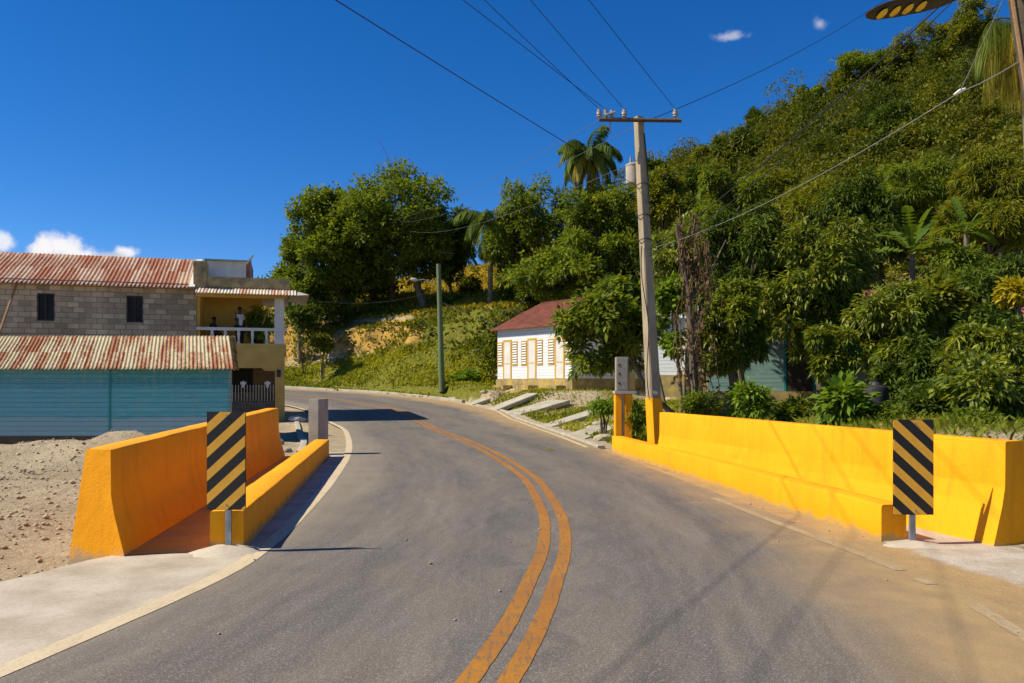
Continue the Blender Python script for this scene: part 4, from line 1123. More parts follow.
grass_field('hill_grass', 'dry yellow grass on the hill behind the house', 'grass_dry', lambda X, Y, dl, dr, u, s, s2: (s2 > 9.5) & (u < 14) & (u > -20), 60000, (-22, 14, 62, 104), .5, .16, 2)
grass_field('bank_weeds', 'weeds and creepers hanging on the clay cutting', 'leaf_olive', lambda X, Y, dl, dr, u, s, s2: (s2 > 4.2) & (s2 < 11) & (u < 3) & (dr > .5) & ((wob(X, Y, 6, 7, .55) > .35) | ((u > -12) & (rng_ok(X) < .6))), 50000, (-24, 4, 55, 80), .5, .2, 4)
grass_field('ditch_grass', 'yellowish grass between the slabs in front of the white house', 'grass', lambda X, Y, dl, dr, u, s, s2: (dr > 1.0) & (s < 3) & ~((Y > 40) & (np.hypot(X - 3, Y - 48.6) < 3.8)), 60000, (-6, 6, 22, 56), .22, .09, 5)
grass_field('yard_grass', 'green weeds around the white house and behind the right wall', 'grass', lambda X, Y, dl, dr, u, s, s2: (dr > 1.2) & (s < 2) & ~((Y > 40) & (np.hypot(X - 3, Y - 48.6) < 3.5)), 70000, (-4, 20, 10, 52), .26, .05, 3)

# ------------------------------------------------------------------ block building on the left
ce, se = math.cos(FA), math.sin(FA)
QX, QY = -9.9, 35.0
def fb(a, b_, z): return (QX + a * ce - b_ * se, QY + a * se + b_ * ce, z)
bz0 = float(zr(35)) - .1
bl = thing('block_building', 'two storey grey block building with rusty zinc roof and a balcony', 'building', fb(0, 0, 0))
def corr(fr, a0, a1, p0, p1, pitch=.13, amp=.022, skew=0.0, rows=1, full=False):
    """corrugated sheet: a along the eave, from (b,z) p0 to p1 up the slope"""
    m = MB(); n = int((a1 - a0) / pitch * 6); vs = []
    ku = 9
    sl = Vector((p1[0] - p0[0], p1[1] - p0[1])); nn = Vector((-sl.y, sl.x)).normalized()
    if nn.y < 0: nn = -nn
    for j in range(ku):
        t = j / (ku - 1)
        for i in range(n + 1):
            a = a0 + (a1 - a0) * i / n + skew * t * (1 if full else i / n)
            h = amp * math.sin(2 * math.pi * (a0 + (a1 - a0) * i / n) / pitch)
            lap = .012 * ((t * 2) % 1.0 < .5) if rows > 1 else 0
            b_ = p0[0] + sl.x * t + nn.x * (h + lap); z = p0[1] + sl.y * t + nn.y * (h + lap)
            vs.append(fr(a, b_, z))
    fs = [(j * (n + 1) + i, j * (n + 1) + i + 1, (j + 1) * (n + 1) + i + 1, (j + 1) * (n + 1) + i) for j in range(ku - 1) for i in range(n)]
    return m.add(vs, fs)
def solid(o, th_=.006):
    md = o.modifiers.new('sheet', 'SOLIDIFY'); md.thickness = th_; return o
# block wing wall with two window holes: built as panels round the openings
def wall_with_holes(m, fr, a0, a1, b0, b1, z0, z1, holes):
    xs = sorted({a0, a1, *[h[0] for h in holes], *[h[1] for h in holes]})
    zs = sorted({z0, z1, *[h[2] for h in holes], *[h[3] for h in holes]})
    for i in range(len(xs) - 1):
        for j in range(len(zs) - 1):
            xm, zm = (xs[i] + xs[i + 1]) / 2, (zs[j] + zs[j + 1]) / 2
            if any(h[0] < xm < h[1] and h[2] < zm < h[3] for h in holes): continue
            m.box(xs[i], xs[i + 1], b0, b1, zs[j], zs[j + 1], fr)
    return m
def pa(px, b_=0):                                    # pixel column -> metres along the facade
    k = (px - CX) / F
    # QX + a*ce - b*se = k (QY + a*se + b*ce)
    return (k * (QY + b_ * ce) - QX + b_ * se) / (ce - k * se)
def pz(py, a, b_=0): return H - (py - HY) / F * (QY + a * se + b_ * ce)
w1 = (pa(37), pa(54.5)); w2 = (pa(126.5), pa(143))
wz = (pz(322, -7), pz(295, -7))
aw = pa(196)
m = wall_with_holes(MB(), fb, -20, aw, 0, .18, bz0, pz(284, aw), [(w1[0], w1[1], wz[0], wz[1]), (w2[0], w2[1], wz[0], wz[1])])
m.box(-20, -19.8, .18, 7, bz0, 5.85, fb); m.box(-20, aw, 7, 7.2, bz0, 5.85, fb)
wl = m.build('wall', 'blocks', bl)
for (a0, a1) in (w1, w2):
    f_ = MB()
    for bx in ((a0, a0 + .06, wz[0], wz[1]), (a1 - .06, a1, wz[0], wz[1]), (a0 + .06, a1 - .06, wz[1] - .06, wz[1]), (a0 + .06, a1 - .06, wz[0], wz[0] + .06), ((a0 + a1) / 2 - .02, (a0 + a1) / 2 + .02, wz[0] + .06, wz[1] - .06)):
        f_.box(bx[0], bx[1], .03, .09, bx[2], bx[3], fb)
    w_ = f_.build('window', 'dark_metal', bl)
    MB().box(a0 + .05, a1 - .05, .095, .11, wz[0] + .05, wz[1] - .05, fb).build('pane', 'pane', w_)
er = pz(288.5, aw)
ro = corr(fb, -20, aw - .02, (-.35, er - .05), (3.1, 7.42), .16, .02, rows=2).build('roof', 'rust_house', bl, smooth=True); solid(ro)
rb = corr(fb, -20, aw - .02, (7.4, er - .05), (3.1, 7.42), .16, .02, rows=2).build('roof', 'rust_house', bl, smooth=True); solid(rb)
MB().box(aw - .26, aw - .02, -.37, 3.1, 0, .03, lambda a, b_, z: fb(a, b_, er - .02 + (b_ + .37) / 3.47 * (7.42 - er) + z + .03)).build('roof_flashing', 'white_paint', ro)
# mossy concrete stub at the end of the roof, parapet, roof slab
MB().box(pa(193.5), pa(207), -.12, .9, pz(288, aw), pz(261, aw), fb).build('parapet_block', 'concrete_old', bl, bevel=.03)
ac = pa(285)
MB().box(pa(207) + .003, pa(290), -.05, .12, pz(288, -2), pz(277.5, -2), fb).build('parapet', 'concrete_old', bl, bevel=.02)
MB().box(aw, pa(289), .12, 7, 5.72, 5.9, fb).build('roof_slab', 'concrete', bl)
rr_ = MB(); rr_.box(pa(207, 2.5), pa(246, 2.5), 2.5, 5.5, 5.9, pz(262, -2, 2.5), fb)
rm = rr_.build('roof_room', 'white_paint', bl)
MB().box(pa(207, 2.5) - .1, pa(251, 2.5), 2.2, 5.7, pz(262, -2, 2.5), pz(262, -2, 2.5) + .05, fb).build('roof', 'grey_zinc', rm)
MB().box(pa(246, 2.5), pa(251, 2.5), 2.55, 5.4, 5.9, pz(262, -2, 2.5), fb).build('side_wall', 'pink_zinc', rm)
# tilted solar panel on the roof, seen edge-on
a0, a1 = pa(234.5, 1.2), pa(253.5, 1.2); z0, z1 = pz(277, -2, 1.2), pz(256, -1.3, 1.2)
sp_ = thing('solar_panel', 'tilted white-edged panel leaning on the flat roof above the balcony', 'panel', fb(a0, 1.2, z0))
MB().add([fb(a0, .8, z0), fb(a1, .8, z1), fb(a1, 1.1, z1), fb(a0, 1.1, z0), fb(a0 + .03, .8, z0 - .03), fb(a1 + .03, .8, z1 - .03), fb(a1 + .03, 1.1, z1 - .03), fb(a0 + .03, 1.1, z0 - .03)],
         [(0, 1, 2, 3), (4, 7, 6, 5), (0, 4, 5, 1), (1, 5, 6, 2), (2, 6, 7, 3), (3, 7, 4, 0)]).build('panel', 'solar', sp_)
q = MB(); q.tube([fb(a1 - .1, 1.0, z1 - .15), fb(a1 - .1, 1.0, 5.9)], .02, 6); q.build('support', 'steel', sp_)
# awning
ad = pa(309)
aw_ = corr(fb, pa(197), ad - .55, (-.75, pz(295.5, -2)), (-.052, pz(288.5, -2)), .13, .018).build('awning', 'awning', bl, smooth=True); solid(aw_)
ars = MB().add([fb(ad - .55, -.75, pz(295.5, -2)), fb(ad, -.3, pz(294, -2) + .02), fb(ad, 5, pz(294, -2) + .02), fb(pa(290) + .01, 5, pz(288.5, -2)), fb(pa(290) + .01, -.05, pz(288.5, -2)), fb(ad - .55, -.05, pz(289.5, -2))], [(0, 1, 2, 3, 4, 5)]).build('awning_side', 'awning', bl); solid(ars)
# balcony
sb, st_ = pz(352, -2), pz(343.5, -2)
MB().box(aw + .003, ac + .06, -.06, 7, sb, st_ - .15, fb).build('balcony_slab', 'cream', bl)
MB().box(aw + .003, ac + .05, -.04, .14, st_ - .147, st_, fb).build('balcony_kerb', 'cream', bl)
bw_ = MB(); bw_.box(aw + .003, pa(262, 2.3), 2.3, 2.45, sb, 5.72, fb)
bw_.box(aw + .003, aw + .14, .181, 2.3, st_ - .15, 5.72, fb)
bw_.build('balcony_wall', 'mustard', bl)
bm_ = MB(); bm_.box(aw, ac + .06, -.045, .16, 5.42, 5.72, fb); bm_.build('beam', 'cream', bl)
rl0 = pz(330.5, -2); rl1 = pz(328, -2)
MB().box(aw + .01, ac + .1, -.03, .11, rl0, rl1 + .02, fb).build('handrail', 'white_paint', bl, bevel=.01)
for px in (212, 225.3, 238.6, 252.4, 266.6):
    c = fb(pa(px), .04, st_); hh = rl0 - st_
    MB().lathe(c, [(.07, 0), (.07, .05), (.04, .09), (.045, hh * .45), (.075, hh * .8), (.05, hh * .92), (.08, hh)], 10).build('baluster', 'white_paint', bl, smooth=True)
a0, a1 = pa(274.5), pa(284)
MB().box(a0, a1, -.05, .33, st_, 5.42, fb).build('column', 'white_paint', bl, bevel=.015)
MB().box(a0 + .02, a1 + .03, -.055, .36, bz0 - .3, sb, fb).build('pier', 'cream', bl, bevel=.01)
# ground floor porch: stepped header beam, recessed wall, barred window
hb = pz(368, -1.5)
hd = MB(); hd.prism([(aw, sb), (a0 + .02, sb), (a0 + .02, hb - .12), (a0 - .40, hb - .12), (a0 - .52, hb), (aw, hb)], -.05, .14, lambda a, z, b_: fb(a, b_, z)); hd.build('header', 'cream', bl)
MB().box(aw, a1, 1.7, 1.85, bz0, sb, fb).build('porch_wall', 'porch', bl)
MB().box(aw + .005, aw + .2, .19, 1.7, bz0, sb, fb).build('porch_side_wall', 'blocks', bl)
wa0, wa1 = pa(231, 1.6), pa(253, 1.6); wzb, wzt = pz(392, -2, 1.6), pz(366, -2, 1.6)
gw = MB().box(wa0, wa1, 1.66, 1.69, wzb, wzt, fb).build('barred_window', 'void', bl)
gb = MB()
for i in range(9):
    a = wa0 + (wa1 - wa0) * (i + .5) / 9; gb.box(a - .012, a + .012, 1.62, 1.645, wzb, wzt, fb)
gb.build('bars', 'dark_metal', gw)
pw = pz(401.5, -1.5)
MB().box(pa(228), a0 + .018, .0, .16, bz0 - .2, pw, fb).build('porch_plinth', 'stone_dark', bl, bevel=.02)
MB().box(aw + .01, ac + .05, .16, 1.7, bz0 - .2, bz0 + .15, fb).build('porch_floor', 'concrete', bl)
# porch railing gate
gt = thing('porch_railing', 'iron picket railing with two white ornaments across the porch', 'railing', fb(-1.2, .08, pw))
g = MB(); top = pz(384.5, -1.5)
ga0, ga1 = pa(231), a0 + .01
for zz in (pw + .06, pw + (top - pw) * .72): g.box(ga0, ga1, .065, .095, zz, zz + .03, fb)
g.build('rails', 'dark_metal', gt)
for i in range(15):
    a = ga0 + (ga1 - ga0) * (i + .5) / 15
    p_ = MB(); p_.box(a - .014, a + .014, .045, .064, pw, top - .06, fb)
    p_.add([fb(a - .024, .045, top - .06), fb(a + .024, .045, top - .06), fb(a + .024, .064, top - .06), fb(a - .024, .064, top - .06), fb(a, .055, top)], [(0, 1, 2, 3), (0, 1, 4), (1, 2, 4), (2, 3, 4), (3, 0, 4)])
    p_.build('picket', 'picket', gt)
for px in (243.3, 267.5):
    a = pa(px); zc = pz(384, -1.5)
    o_ = MB()
    poly = [(0, .16), (.05, .08), (.13, .10), (.12, .0), (.06, -.04), (.05, -.16), (-.05, -.16), (-.06, -.04), (-.12, 0), (-.13, .10), (-.05, .08)]
    o_.prism([(a + x, zc + z) for x, z in poly], .022, .043, lambda a_, z_, b_: fb(a_, b_, z_)); o_.build('ornament', 'white_paint', gt)
MB().box(a0 + .1, a0 + .26, -.12, -.056, pz(377, -.3), pz(370, -.3), fb).build('meter_box', 'dark_metal', bl)

# added balcony plant for sunlit greenery behind, and the prop stick beside the column
pl = fb(pa(259, 1.3), 1.3, st_ - .15)
bp = thing('stand_in_plant', 'light green plant added on the balcony for sunlit greenery seen behind it', 'potted plant', pl)
MB().lathe(pl, [(.14, 0), (.2, .05), (.24, .38), (.22, .4), (.2, .36)], 14).build('pot', 'pot', bp, smooth=True)
rng = np.random.RandomState(4)
c = Vector(pl) + Vector((0, 0, 1.15))
V, Fq, tn = foliage(rng, [(tuple(c + Vector(d)), (.42, .4, .45)) for d in ((-.35, 0, -.1), (.3, .1, 0), (0, 0, .3), (.05, -.1, -.3))], 150, 8, .26, .07, droop=.5, spread=.15, shell=.3)
np_mesh('foliage', V, Fq, 'leaf_bright', bp, {'tint': tn})  # lighter leaf colour stands for the sun on greenery beyond
o = MB().tube([fb(pa(263), -.15, 5.3 - 1.0), fb(pa(271.5), -.1, 5.42)], .025, 6).build('prop_stick', 'bamboo', loc=fb(pa(263), -.15, 4.3))
tag(o, 'pale stick slanting up to the balcony beam beside the white column', 'stick')
o = MB().tube([P(-14, 372, 30), P(17.5, 281, 32.2)], .045, 7).build('leaning_stick', 'bamboo', loc=P(-14, 372, 30))
tag(o, 'thin brown stick leaning up against the block wall at the left edge', 'stick')

# ------------------------------------------------------------------ people on the balcony
def skin_body(name, mat, joints, edges, radii, parent, lev=2):
    me = bpy.data.meshes.new(name + '_rig'); me.from_pydata([tuple(j) for j in joints], edges, []); me.update()
    ob = bpy.data.objects.new(name + '_rig', me); COL.objects.link(ob)
    md = ob.modifiers.new('skin', 'SKIN')
    if not me.skin_vertices: ob.data.skin_vertices.new() if hasattr(ob.data.skin_vertices, 'new') else None
    sv = me.skin_vertices[0].data
    for i, r in enumerate(radii):
        sv[i].radius = (r, r) if not hasattr(r, '__len__') else r
    sv[0].use_root = True
    ob.modifiers.new('sub', 'SUBSURF').levels = lev
    dg = bpy.context.evaluated_depsgraph_get()
    nm = bpy.data.meshes.new_from_object(ob.evaluated_get(dg))
    bpy.data.objects.remove(ob)
    o = Vector(root_loc(parent))
    for v in nm.vertices: v.co -= o
    nm.name = name
    nm.polygons.foreach_set('use_smooth', [True] * len(nm.polygons))
    return link(name, nm, mat, parent)

def blob(m, c, r, seg=12, rings=8):
    c = Vector(c)
    m.tube([c + Vector((0, 0, -r[2] * math.cos(math.pi * i / rings))) for i in range(rings + 1)], [max(.002, r[0] * math.sin(math.pi * i / rings)) for i in range(rings + 1)], seg)
def person(label, foot, face, seated):
    """face: heading angle of the body; local frame f forward, s left"""
    r = thing('person', label, 'person', foot)
    fx, fy = math.cos(face), math.sin(face)
    def W(f, s_, z): return (foot[0] + fx * f - fy * s_, foot[1] + fy * f + fx * s_, foot[2] + z)
    if not seated:
        J = [W(0, 0, .93), W(0, 0, 1.15), W(.01, 0, 1.38), W(.02, 0, 1.50), W(.04, 0, 1.60), W(.05, 0, 1.70),
             W(0, .10, .88), W(.03, .11, .48), W(0, .11, .08), W(.13, .12, .035), W(0, -.10, .88), W(.02, -.11, .48), W(-.03, -.11, .08), W(.10, -.12, .035),
             W(0, .17, 1.40), W(-.02, .27, 1.16), W(.12, .34, 1.06), W(.17, .36, 1.05), W(0, -.17, 1.40), W(.10, -.28, 1.22), W(.18, -.32, 1.44), W(.19, -.32, 1.51)]
        E = [(0, 1), (1, 2), (2, 3), (3, 4), (4, 5), (0, 6), (6, 7), (7, 8), (8, 9), (0, 10), (10, 11), (11, 12), (12, 13), (2, 14), (14, 15), (15, 16), (16, 17), (2, 18), (18, 19), (19, 20), (20, 21)]
        Rr = [.13, .12, .13, .055, .085, .07, .085, .06, .045, .035, .085, .06, .045, .035, .06, .045, .035, .03, .06, .045, .035, .03]
        hc = W(.05, 0, 1.66); sh = [(0, 0, .90), (0, 0, 1.15), (.01, 0, 1.38), (.015, 0, 1.46)]
    else:
        J = [W(0, 0, .50), W(.02, 0, .72), W(.03, 0, .95), W(.05, 0, 1.06), W(.07, 0, 1.16), W(.08, 0, 1.26),
             W(.05, .10, .48), W(.44, .13, .50), W(.46, .13, .08), W(.58, .14, .035), W(.05, -.10, .48), W(.44, -.13, .50), W(.42, -.13, .08), W(.54, -.14, .035),
             W(.02, .17, .97), W(.05, .25, .74), W(.28, .2, .62), W(.34, .19, .60), W(.02, -.17, .97), W(.05, -.25, .74), W(.28, -.2, .62), W(.34, -.19, .60)]
        E = [(0, 1), (1, 2), (2, 3), (3, 4), (4, 5), (0, 6), (6, 7), (7, 8), (8, 9), (0, 10), (10, 11), (11, 12), (12, 13), (2, 14), (14, 15), (15, 16), (16, 17), (2, 18), (18, 19), (19, 20), (20, 21)]
        Rr = [.13, .12, .13, .055, .085, .07, .085, .065, .045, .035, .085, .065, .045, .035, .06, .045, .035, .03, .06, .045, .035, .03]
        hc = W(.08, 0, 1.22); sh = [(0, 0, .47), (.02, 0, .72), (.03, 0, .95), (.045, 0, 1.03)]
    skin_body('body', 'skin', J, E, Rr, r)
    top = 'white_shirt' if not seated else 'dark_cloth'
    i0 = 14
    Js = [W(*p) for p in sh]; n = len(Js)
    arm = lambda a, b_: tuple(Vector(J[a]).lerp(Vector(J[b_]), .75))
    Js += [J[14], arm(14, 15), J[18], arm(18, 19)]
    skin_body('shirt', top, Js, [(0, 1), (1, 2), (2, 3), (2, 4), (4, 5), (2, 6), (6, 7)], [.155, .145, .15, .075, .08, .065, .08, .065], r)
    skin_body('trousers', 'dark_cloth', [J[0], J[6], J[7], tuple(Vector(J[7]).lerp(Vector(J[8]), .95)), J[10], J[11], tuple(Vector(J[11]).lerp(Vector(J[12]), .95))], [(0, 1), (1, 2), (2, 3), (0, 4), (4, 5), (5, 6)], [.15, .11, .085, .07, .11, .085, .07], r)
    hm = MB(); blob(hm, tuple(Vector(hc) + Vector((-fx * .03, -fy * .03, .055))), (.092, .092, .085)); hm.build('hair', 'hair', r, smooth=True)
    return r
fz = st_ - .15
person('person in a white shirt and dark trousers standing at the balcony rail', fb(pa(239.5, .7), .7, fz), R(-35), False)
sx = fb(pa(213, .9), .9, fz)
person('person in dark clothes sitting on the balcony behind the rail', sx, R(-10), True)
ch = thing('stool', 'plain wooden stool under the person sitting on the balcony', 'stool', (sx[0] + .04, sx[1], fz))
m = MB().box(sx[0] - .16, sx[0] + .24, sx[1] - .2, sx[1] + .2, fz + .34, fz + .385).build('seat', 'timber', ch, bevel=.01)
for ax in (-.13, .2):
    for ay in (-.16, .16):
        MB().box(sx[0] + ax - .02, sx[0] + ax + .02, sx[1] + ay - .02, sx[1] + ay + .02, fz, fz + .34).build('leg', 'timber', ch)

# ------------------------------------------------------------------ teal shed
sh_ = thing('timber_shed', 'long low shed with turquoise board walls and a rusty zinc roof', 'shed', (-8.4, 24, 0))
m = MB(); m.box(-22, -8.42, 24, 24.06, .14, 2.22); m.add([(-8.42, 24.06, .14), (-9.55, 27, .14), (-9.55, 27, 2.9), (-8.42, 24.06, 2.2), (-8.5, 24.06, .14), (-9.63, 27, .14), (-9.63, 27, 2.9), (-8.5, 24.06, 2.2)], [(0, 1, 2, 3), (7, 6, 5, 4), (0, 4, 5, 1), (3, 2, 6, 7), (0, 3, 7, 4), (1, 5, 6, 2)])
m.build('wall', 'teal_boards', sh_)
MB().box(-22, -8.42, 24.01, 24.09, -.3, .139).build('sill_beam', 'timber', sh_)
jx = (110 - CX) / F * 24
MB().box(jx - .03, jx + .03, 23.975, 23.998, .2, 2.1).build('batten', 'teal_frame', sh_)
MB().box(-8.50, -8.40, 23.97, 23.998, .05, 2.1).build('corner_board', 'teal_boards_house', sh_)
idf = lambda a, b_, z: (a, b_, z)
ro = corr(idf, -22, -8.2, (23.65, 2.13), (26.5, 3.28), .12, .02, skew=-1.15, rows=2, full=True).build('roof', 'rust_shed', sh_, smooth=True); solid(ro)
ro = corr(idf, -22, -9.9, (29, 2.2), (26.5, 3.27), .152, .024, skew=.75, rows=2).build('roof', 'rust_shed', sh_, smooth=True); solid(ro)

# ------------------------------------------------------------------ white house with maroon roof
hd_ = Vector((-.625, .78, 0)).normalized(); hn = Vector((.78, .625, 0)).normalized()   # along the front, into the depth
def hf(t, d, z):
    p = Vector((3.3, 44.0, 0)) + hd_ * t + hn * d
    return (p.x, p.y, z)
hz0, hz1, HL, HD = 2.0, 5.05, 6.7, 8.0
wh = thing('white_house', 'white board house with maroon roof and three ochre-trimmed doors', 'house', hf(0, 0, 2.0))
m = MB(); m.box(0, HL, 0, .12, hz0, hz1, hf); m.box(0, .12, .12, HD, hz0, hz1, hf); m.box(HL - .12, HL, .12, HD, hz0, hz1, hf); m.box(0, HL, HD - .12, HD, hz0, hz1, hf)
apz = 7.0
for tt in (0, HL - .12):
    m.prism([(.0, hz1), (HD, hz1), (HD / 2, apz - .08)], tt, tt + .12, lambda d, z, t_2: hf(t_2, d, z))
m.build('wall', 'white_boards', wh)
m = MB(); m.box(-.08, HL + .08, -.06, HD + .05, .6, hz0 - .003, hf); m.build('foundation', 'foundation', wh, bevel=.02)
for s_ in (0, 1):
    p0, p1 = ((-.35, hz1 - .1), (HD / 2, apz)) if s_ == 0 else ((HD + .35, hz1 - .1), (HD / 2, apz))
    ro = corr(lambda a, b_, z: hf(a, b_, z), -.3, HL + .35, p0, p1, .25, .025, rows=2).build('roof', 'maroon', wh, smooth=True); solid(ro)
for t_ in (1.0, 3.42, 5.72):
    fr_ = MB(); dw, dh = .30, 2.25
    fr_.box(t_ - dw - .1, t_ - dw, -.03, -.002, hz0, hz0 + dh, hf); fr_.box(t_ + dw, t_ + dw + .1, -.03, -.002, hz0, hz0 + dh, hf); fr_.box(t_ - dw - .1, t_ + dw + .1, -.03, -.002, hz0 + dh, hz0 + dh + .12, hf)
    d_ = MB().box(t_ - dw, t_ + dw, -.02, -.004, hz0 + .02, hz0 + dh, hf).build('door', 'white_paint', wh)
    fr_.build('door_frame', 'ochre_trim', d_)
    MB().box(t_ - dw + .05, t_ + dw - .05, -.026, -.0205, hz0 + .9, hz0 + .95, hf).build('door_rail', 'ochre_trim', d_)
    for sg in (-1, 1):
        c_ = t_ + sg * .72; z0, z1 = hz0 + .85, hz0 + 2.2
        wf = MB(); ww = .19
        wf.box(c_ - ww - .06, c_ - ww, -.03, -.002, z0, z1, hf); wf.box(c_ + ww, c_ + ww + .06, -.03, -.002, z0, z1, hf); wf.box(c_ - ww - .06, c_ + ww + .06, -.03, -.002, z1, z1 + .06, hf); wf.box(c_ - ww - .06, c_ + ww + .06, -.03, -.002, z0 - .06, z0, hf)
        w_ = MB().box(c_ - ww, c_ + ww, -.008, -.004, z0, z1, hf).build('window', 'void', wh)
        wf.build('window_frame', 'ochre_trim', w_)
        lv = MB()
        for q in range(9):
            zz = z0 + (z1 - z0) * (q + .5) / 9
            lv.add([hf(c_ - ww, -.010, zz + .06), hf(c_ + ww, -.010, zz + .06), hf(c_ + ww, -.05, zz - .04), hf(c_ - ww, -.05, zz - .04)], [(0, 1, 2, 3)])
        lv.build('louvres', 'white_paint', w_)
for i, t_ in enumerate((1.0, 3.42, 5.72)):
    m = MB(); m.box(t_ - .55, t_ + .55, -.75, -.063, 1.0, 1.62, hf); m.box(t_ - .55, t_ + .55, -1.2, -.753, 1.0, 1.36, hf); m.build('steps', 'foundation', wh, bevel=.02)

# concrete slabs that bridge the ditch between road and house
def gpt(px, py):
    """ground point under a pixel, by marching the view ray onto the terrain"""
    lo = None
    for Y in np.arange(12, 75, .1):
        X = (px - CX) / F * Y; z = H - (py - HY) / F * Y
        if z <= th(X, Y): return Vector((X, Y, th(X, Y)))
    return Vector((X, Y, z))
slabs = [((440, 402), (497, 386), .8, 'narrow concrete slab over the ditch nearest the green pole'), ((466, 406), (512, 390), .95, 'concrete slab leading up to the left-hand door of the white house'), ((488, 411), (533, 395), 1.2, 'concrete slab leading up to the middle door of the white house'),
         ((510, 415), (560, 402), 1.5, 'wide concrete slab leading up to the right-hand door of the white house'), ((545, 427), (598, 412), .85, 'concrete slab below the corner of the white house'), ((568, 440), (610, 428), 1.0, 'broken concrete slab nearest the yellow meter pillar')]
for i, (a, b_, wd, lb) in enumerate(slabs):
    A = gpt(*a); B = gpt(*b_)
    if (B - A).length > 5.5: B = A + (B - A).normalized() * 5.5
    A.z += .03; B.z += .10
    d = (B - A); n_ = Vector((d.y, -d.x, 0)).normalized() * wd / 2
    rnd = random.Random(i)
    jt = lambda: Vector((rnd.uniform(-.07, .07), rnd.uniform(-.07, .07), 0))
    top = [A + n_ + jt(), B + n_ + jt(), B - n_ + jt(), A - n_ + jt()]
    bot = [p - Vector((0, 0, .22)) for p in top]
    o = MB().add(top + bot, [(0, 1, 2, 3), (7, 6, 5, 4)] + [(k, (k + 1) % 4, 4 + (k + 1) % 4, 4 + k) for k in range(4)]).build('concrete_slab', 'slab', bevel=.03, loc=A)
    tag(o, lb, 'slab', 'slabs over the roadside ditch')

# rocks and rubble
def rock(c, r, mat, label, seed, group=None, sq=(1, 1, .7)):
    rnd = random.Random(seed); bm = bmesh.new(); bmesh.ops.create_icosphere(bm, subdivisions=2, radius=1)
    off = Vector((rnd.uniform(0, 50), rnd.uniform(0, 50), 0))
    for v in bm.verts:
        k = 1 + .35 * mnoise.noise(v.co * 1.1 + off) + .12 * mnoise.noise(v.co * 3 + off)
        v.co = Vector((v.co.x * sq[0], v.co.y * sq[1], v.co.z * sq[2])) * k * r
    me = bpy.data.meshes.new('rock'); bm.to_mesh(me); bm.free()
    o = link('rock', me, mat, None, c); return tag(o, label, 'rock', group)
for i, (px, py, r, lb) in enumerate(((594, 430, .30, 'pale flat rock beside the broken slab near the meter pillar'), (606, 440, .36, 'biggest pale rock at the end of the right kerb wall'), (583, 420, .24, 'small pale rock at the road edge below the white house'), (498, 377, .35, 'pale rock on the grass left of the white house'), (600, 424, .25, 'pale rock in the weeds left of the meter pillar'), (522, 404, .2, 'small rock in the ditch between two slabs'), (484, 398, .18, 'small stone in the ditch near the green pole'))):
    p = gpt(px, py); rock(p, r, 'rock', lb, i, 'rocks along the ditch', (1.2, .9, .55))
for i, (x, y, r, lb) in enumerate(((-5.9, 21.0, .13, 'stone beside the kerb behind the grey post'), (-6.7, 23.0, .16, 'stone on the dirt beyond the left parapet'), (-7.5, 25.6, .2, 'larger stone near the porch pier'))):
    rock((x, y, th(x, y) + r * .3), r, 'rock', lb, 30 + i, 'stones beyond the left parapet')
sk = rock((-9.25, 34.4, th(-9.25, 34.4) + .1), .32, 'sack', 'white plastic sack lying by the kerb near the porch pier', 50, None, (1.3, .8, .55)); sk.name = 'plastic_sack'; sk['category'] = 'sack'
# flat weathered block in the grass on the bank
p = gpt(478, 350); rock(p + Vector((0, .15, -.08)), .38, 'stone_dark', 'dark flat boulder on the grassy slope left of the white house', 61, None, (1.3, .9, .5))

# kerb that curves to the building on the left
kp = crv([(-5.35, 20.2), (-6.1, 23.5), (-7.15, 27), (-8.0, 30), (-8.9, 33.2), (-10.0, 37)], 40)
o = sweep(kp, rprof([(-.11, -.1), (.09, -.1), (.08, .02), (-.10, .02)], .02), 'kerb', 'slab', rsd=8, loc=(-5.35, 20.2, 0))
tag(o, 'pale concrete kerb curving from the left parapet towards the porch', 'kerb')
# far-side kerb along the outside of the bend
i0 = int(np.argmin(np.abs(RIG[:, 1] - 47) + (RIG[:, 0] > 0) * 99)); i1 = int(np.argmin(np.abs(RIG[:, 0] + 24) + (RIG[:, 1] < 30) * 99))
kp = RIG[i0:i1:3] + side(RIG)[i0:i1:3] * .5
o = sweep(kp, rprof([(-.12, -.15), (.12, -.15), (.12, .12), (-.10, .12)], .02), 'kerb', 'slab', rsd=10, loc=(-4, 48, .6))
tag(o, 'pale kerb along the outside of the bend below the grass', 'kerb')
kp = RIG[int(np.argmin(np.abs(RIG[:, 1] - 21.6) + (RIG[:, 0] < 0) * 99)):i0:2]; kp = kp + side(kp) * .42
o = sweep(kp, rprof([(-.1, -.3), (.1, -.3), (.1, .03), (-.1, .03)], .02), 'kerb', 'slab', rsd=11, loc=(1.9, 21.6, 0))
tag(o, 'low concrete edge of the road in front of the ditch slabs', 'kerb')

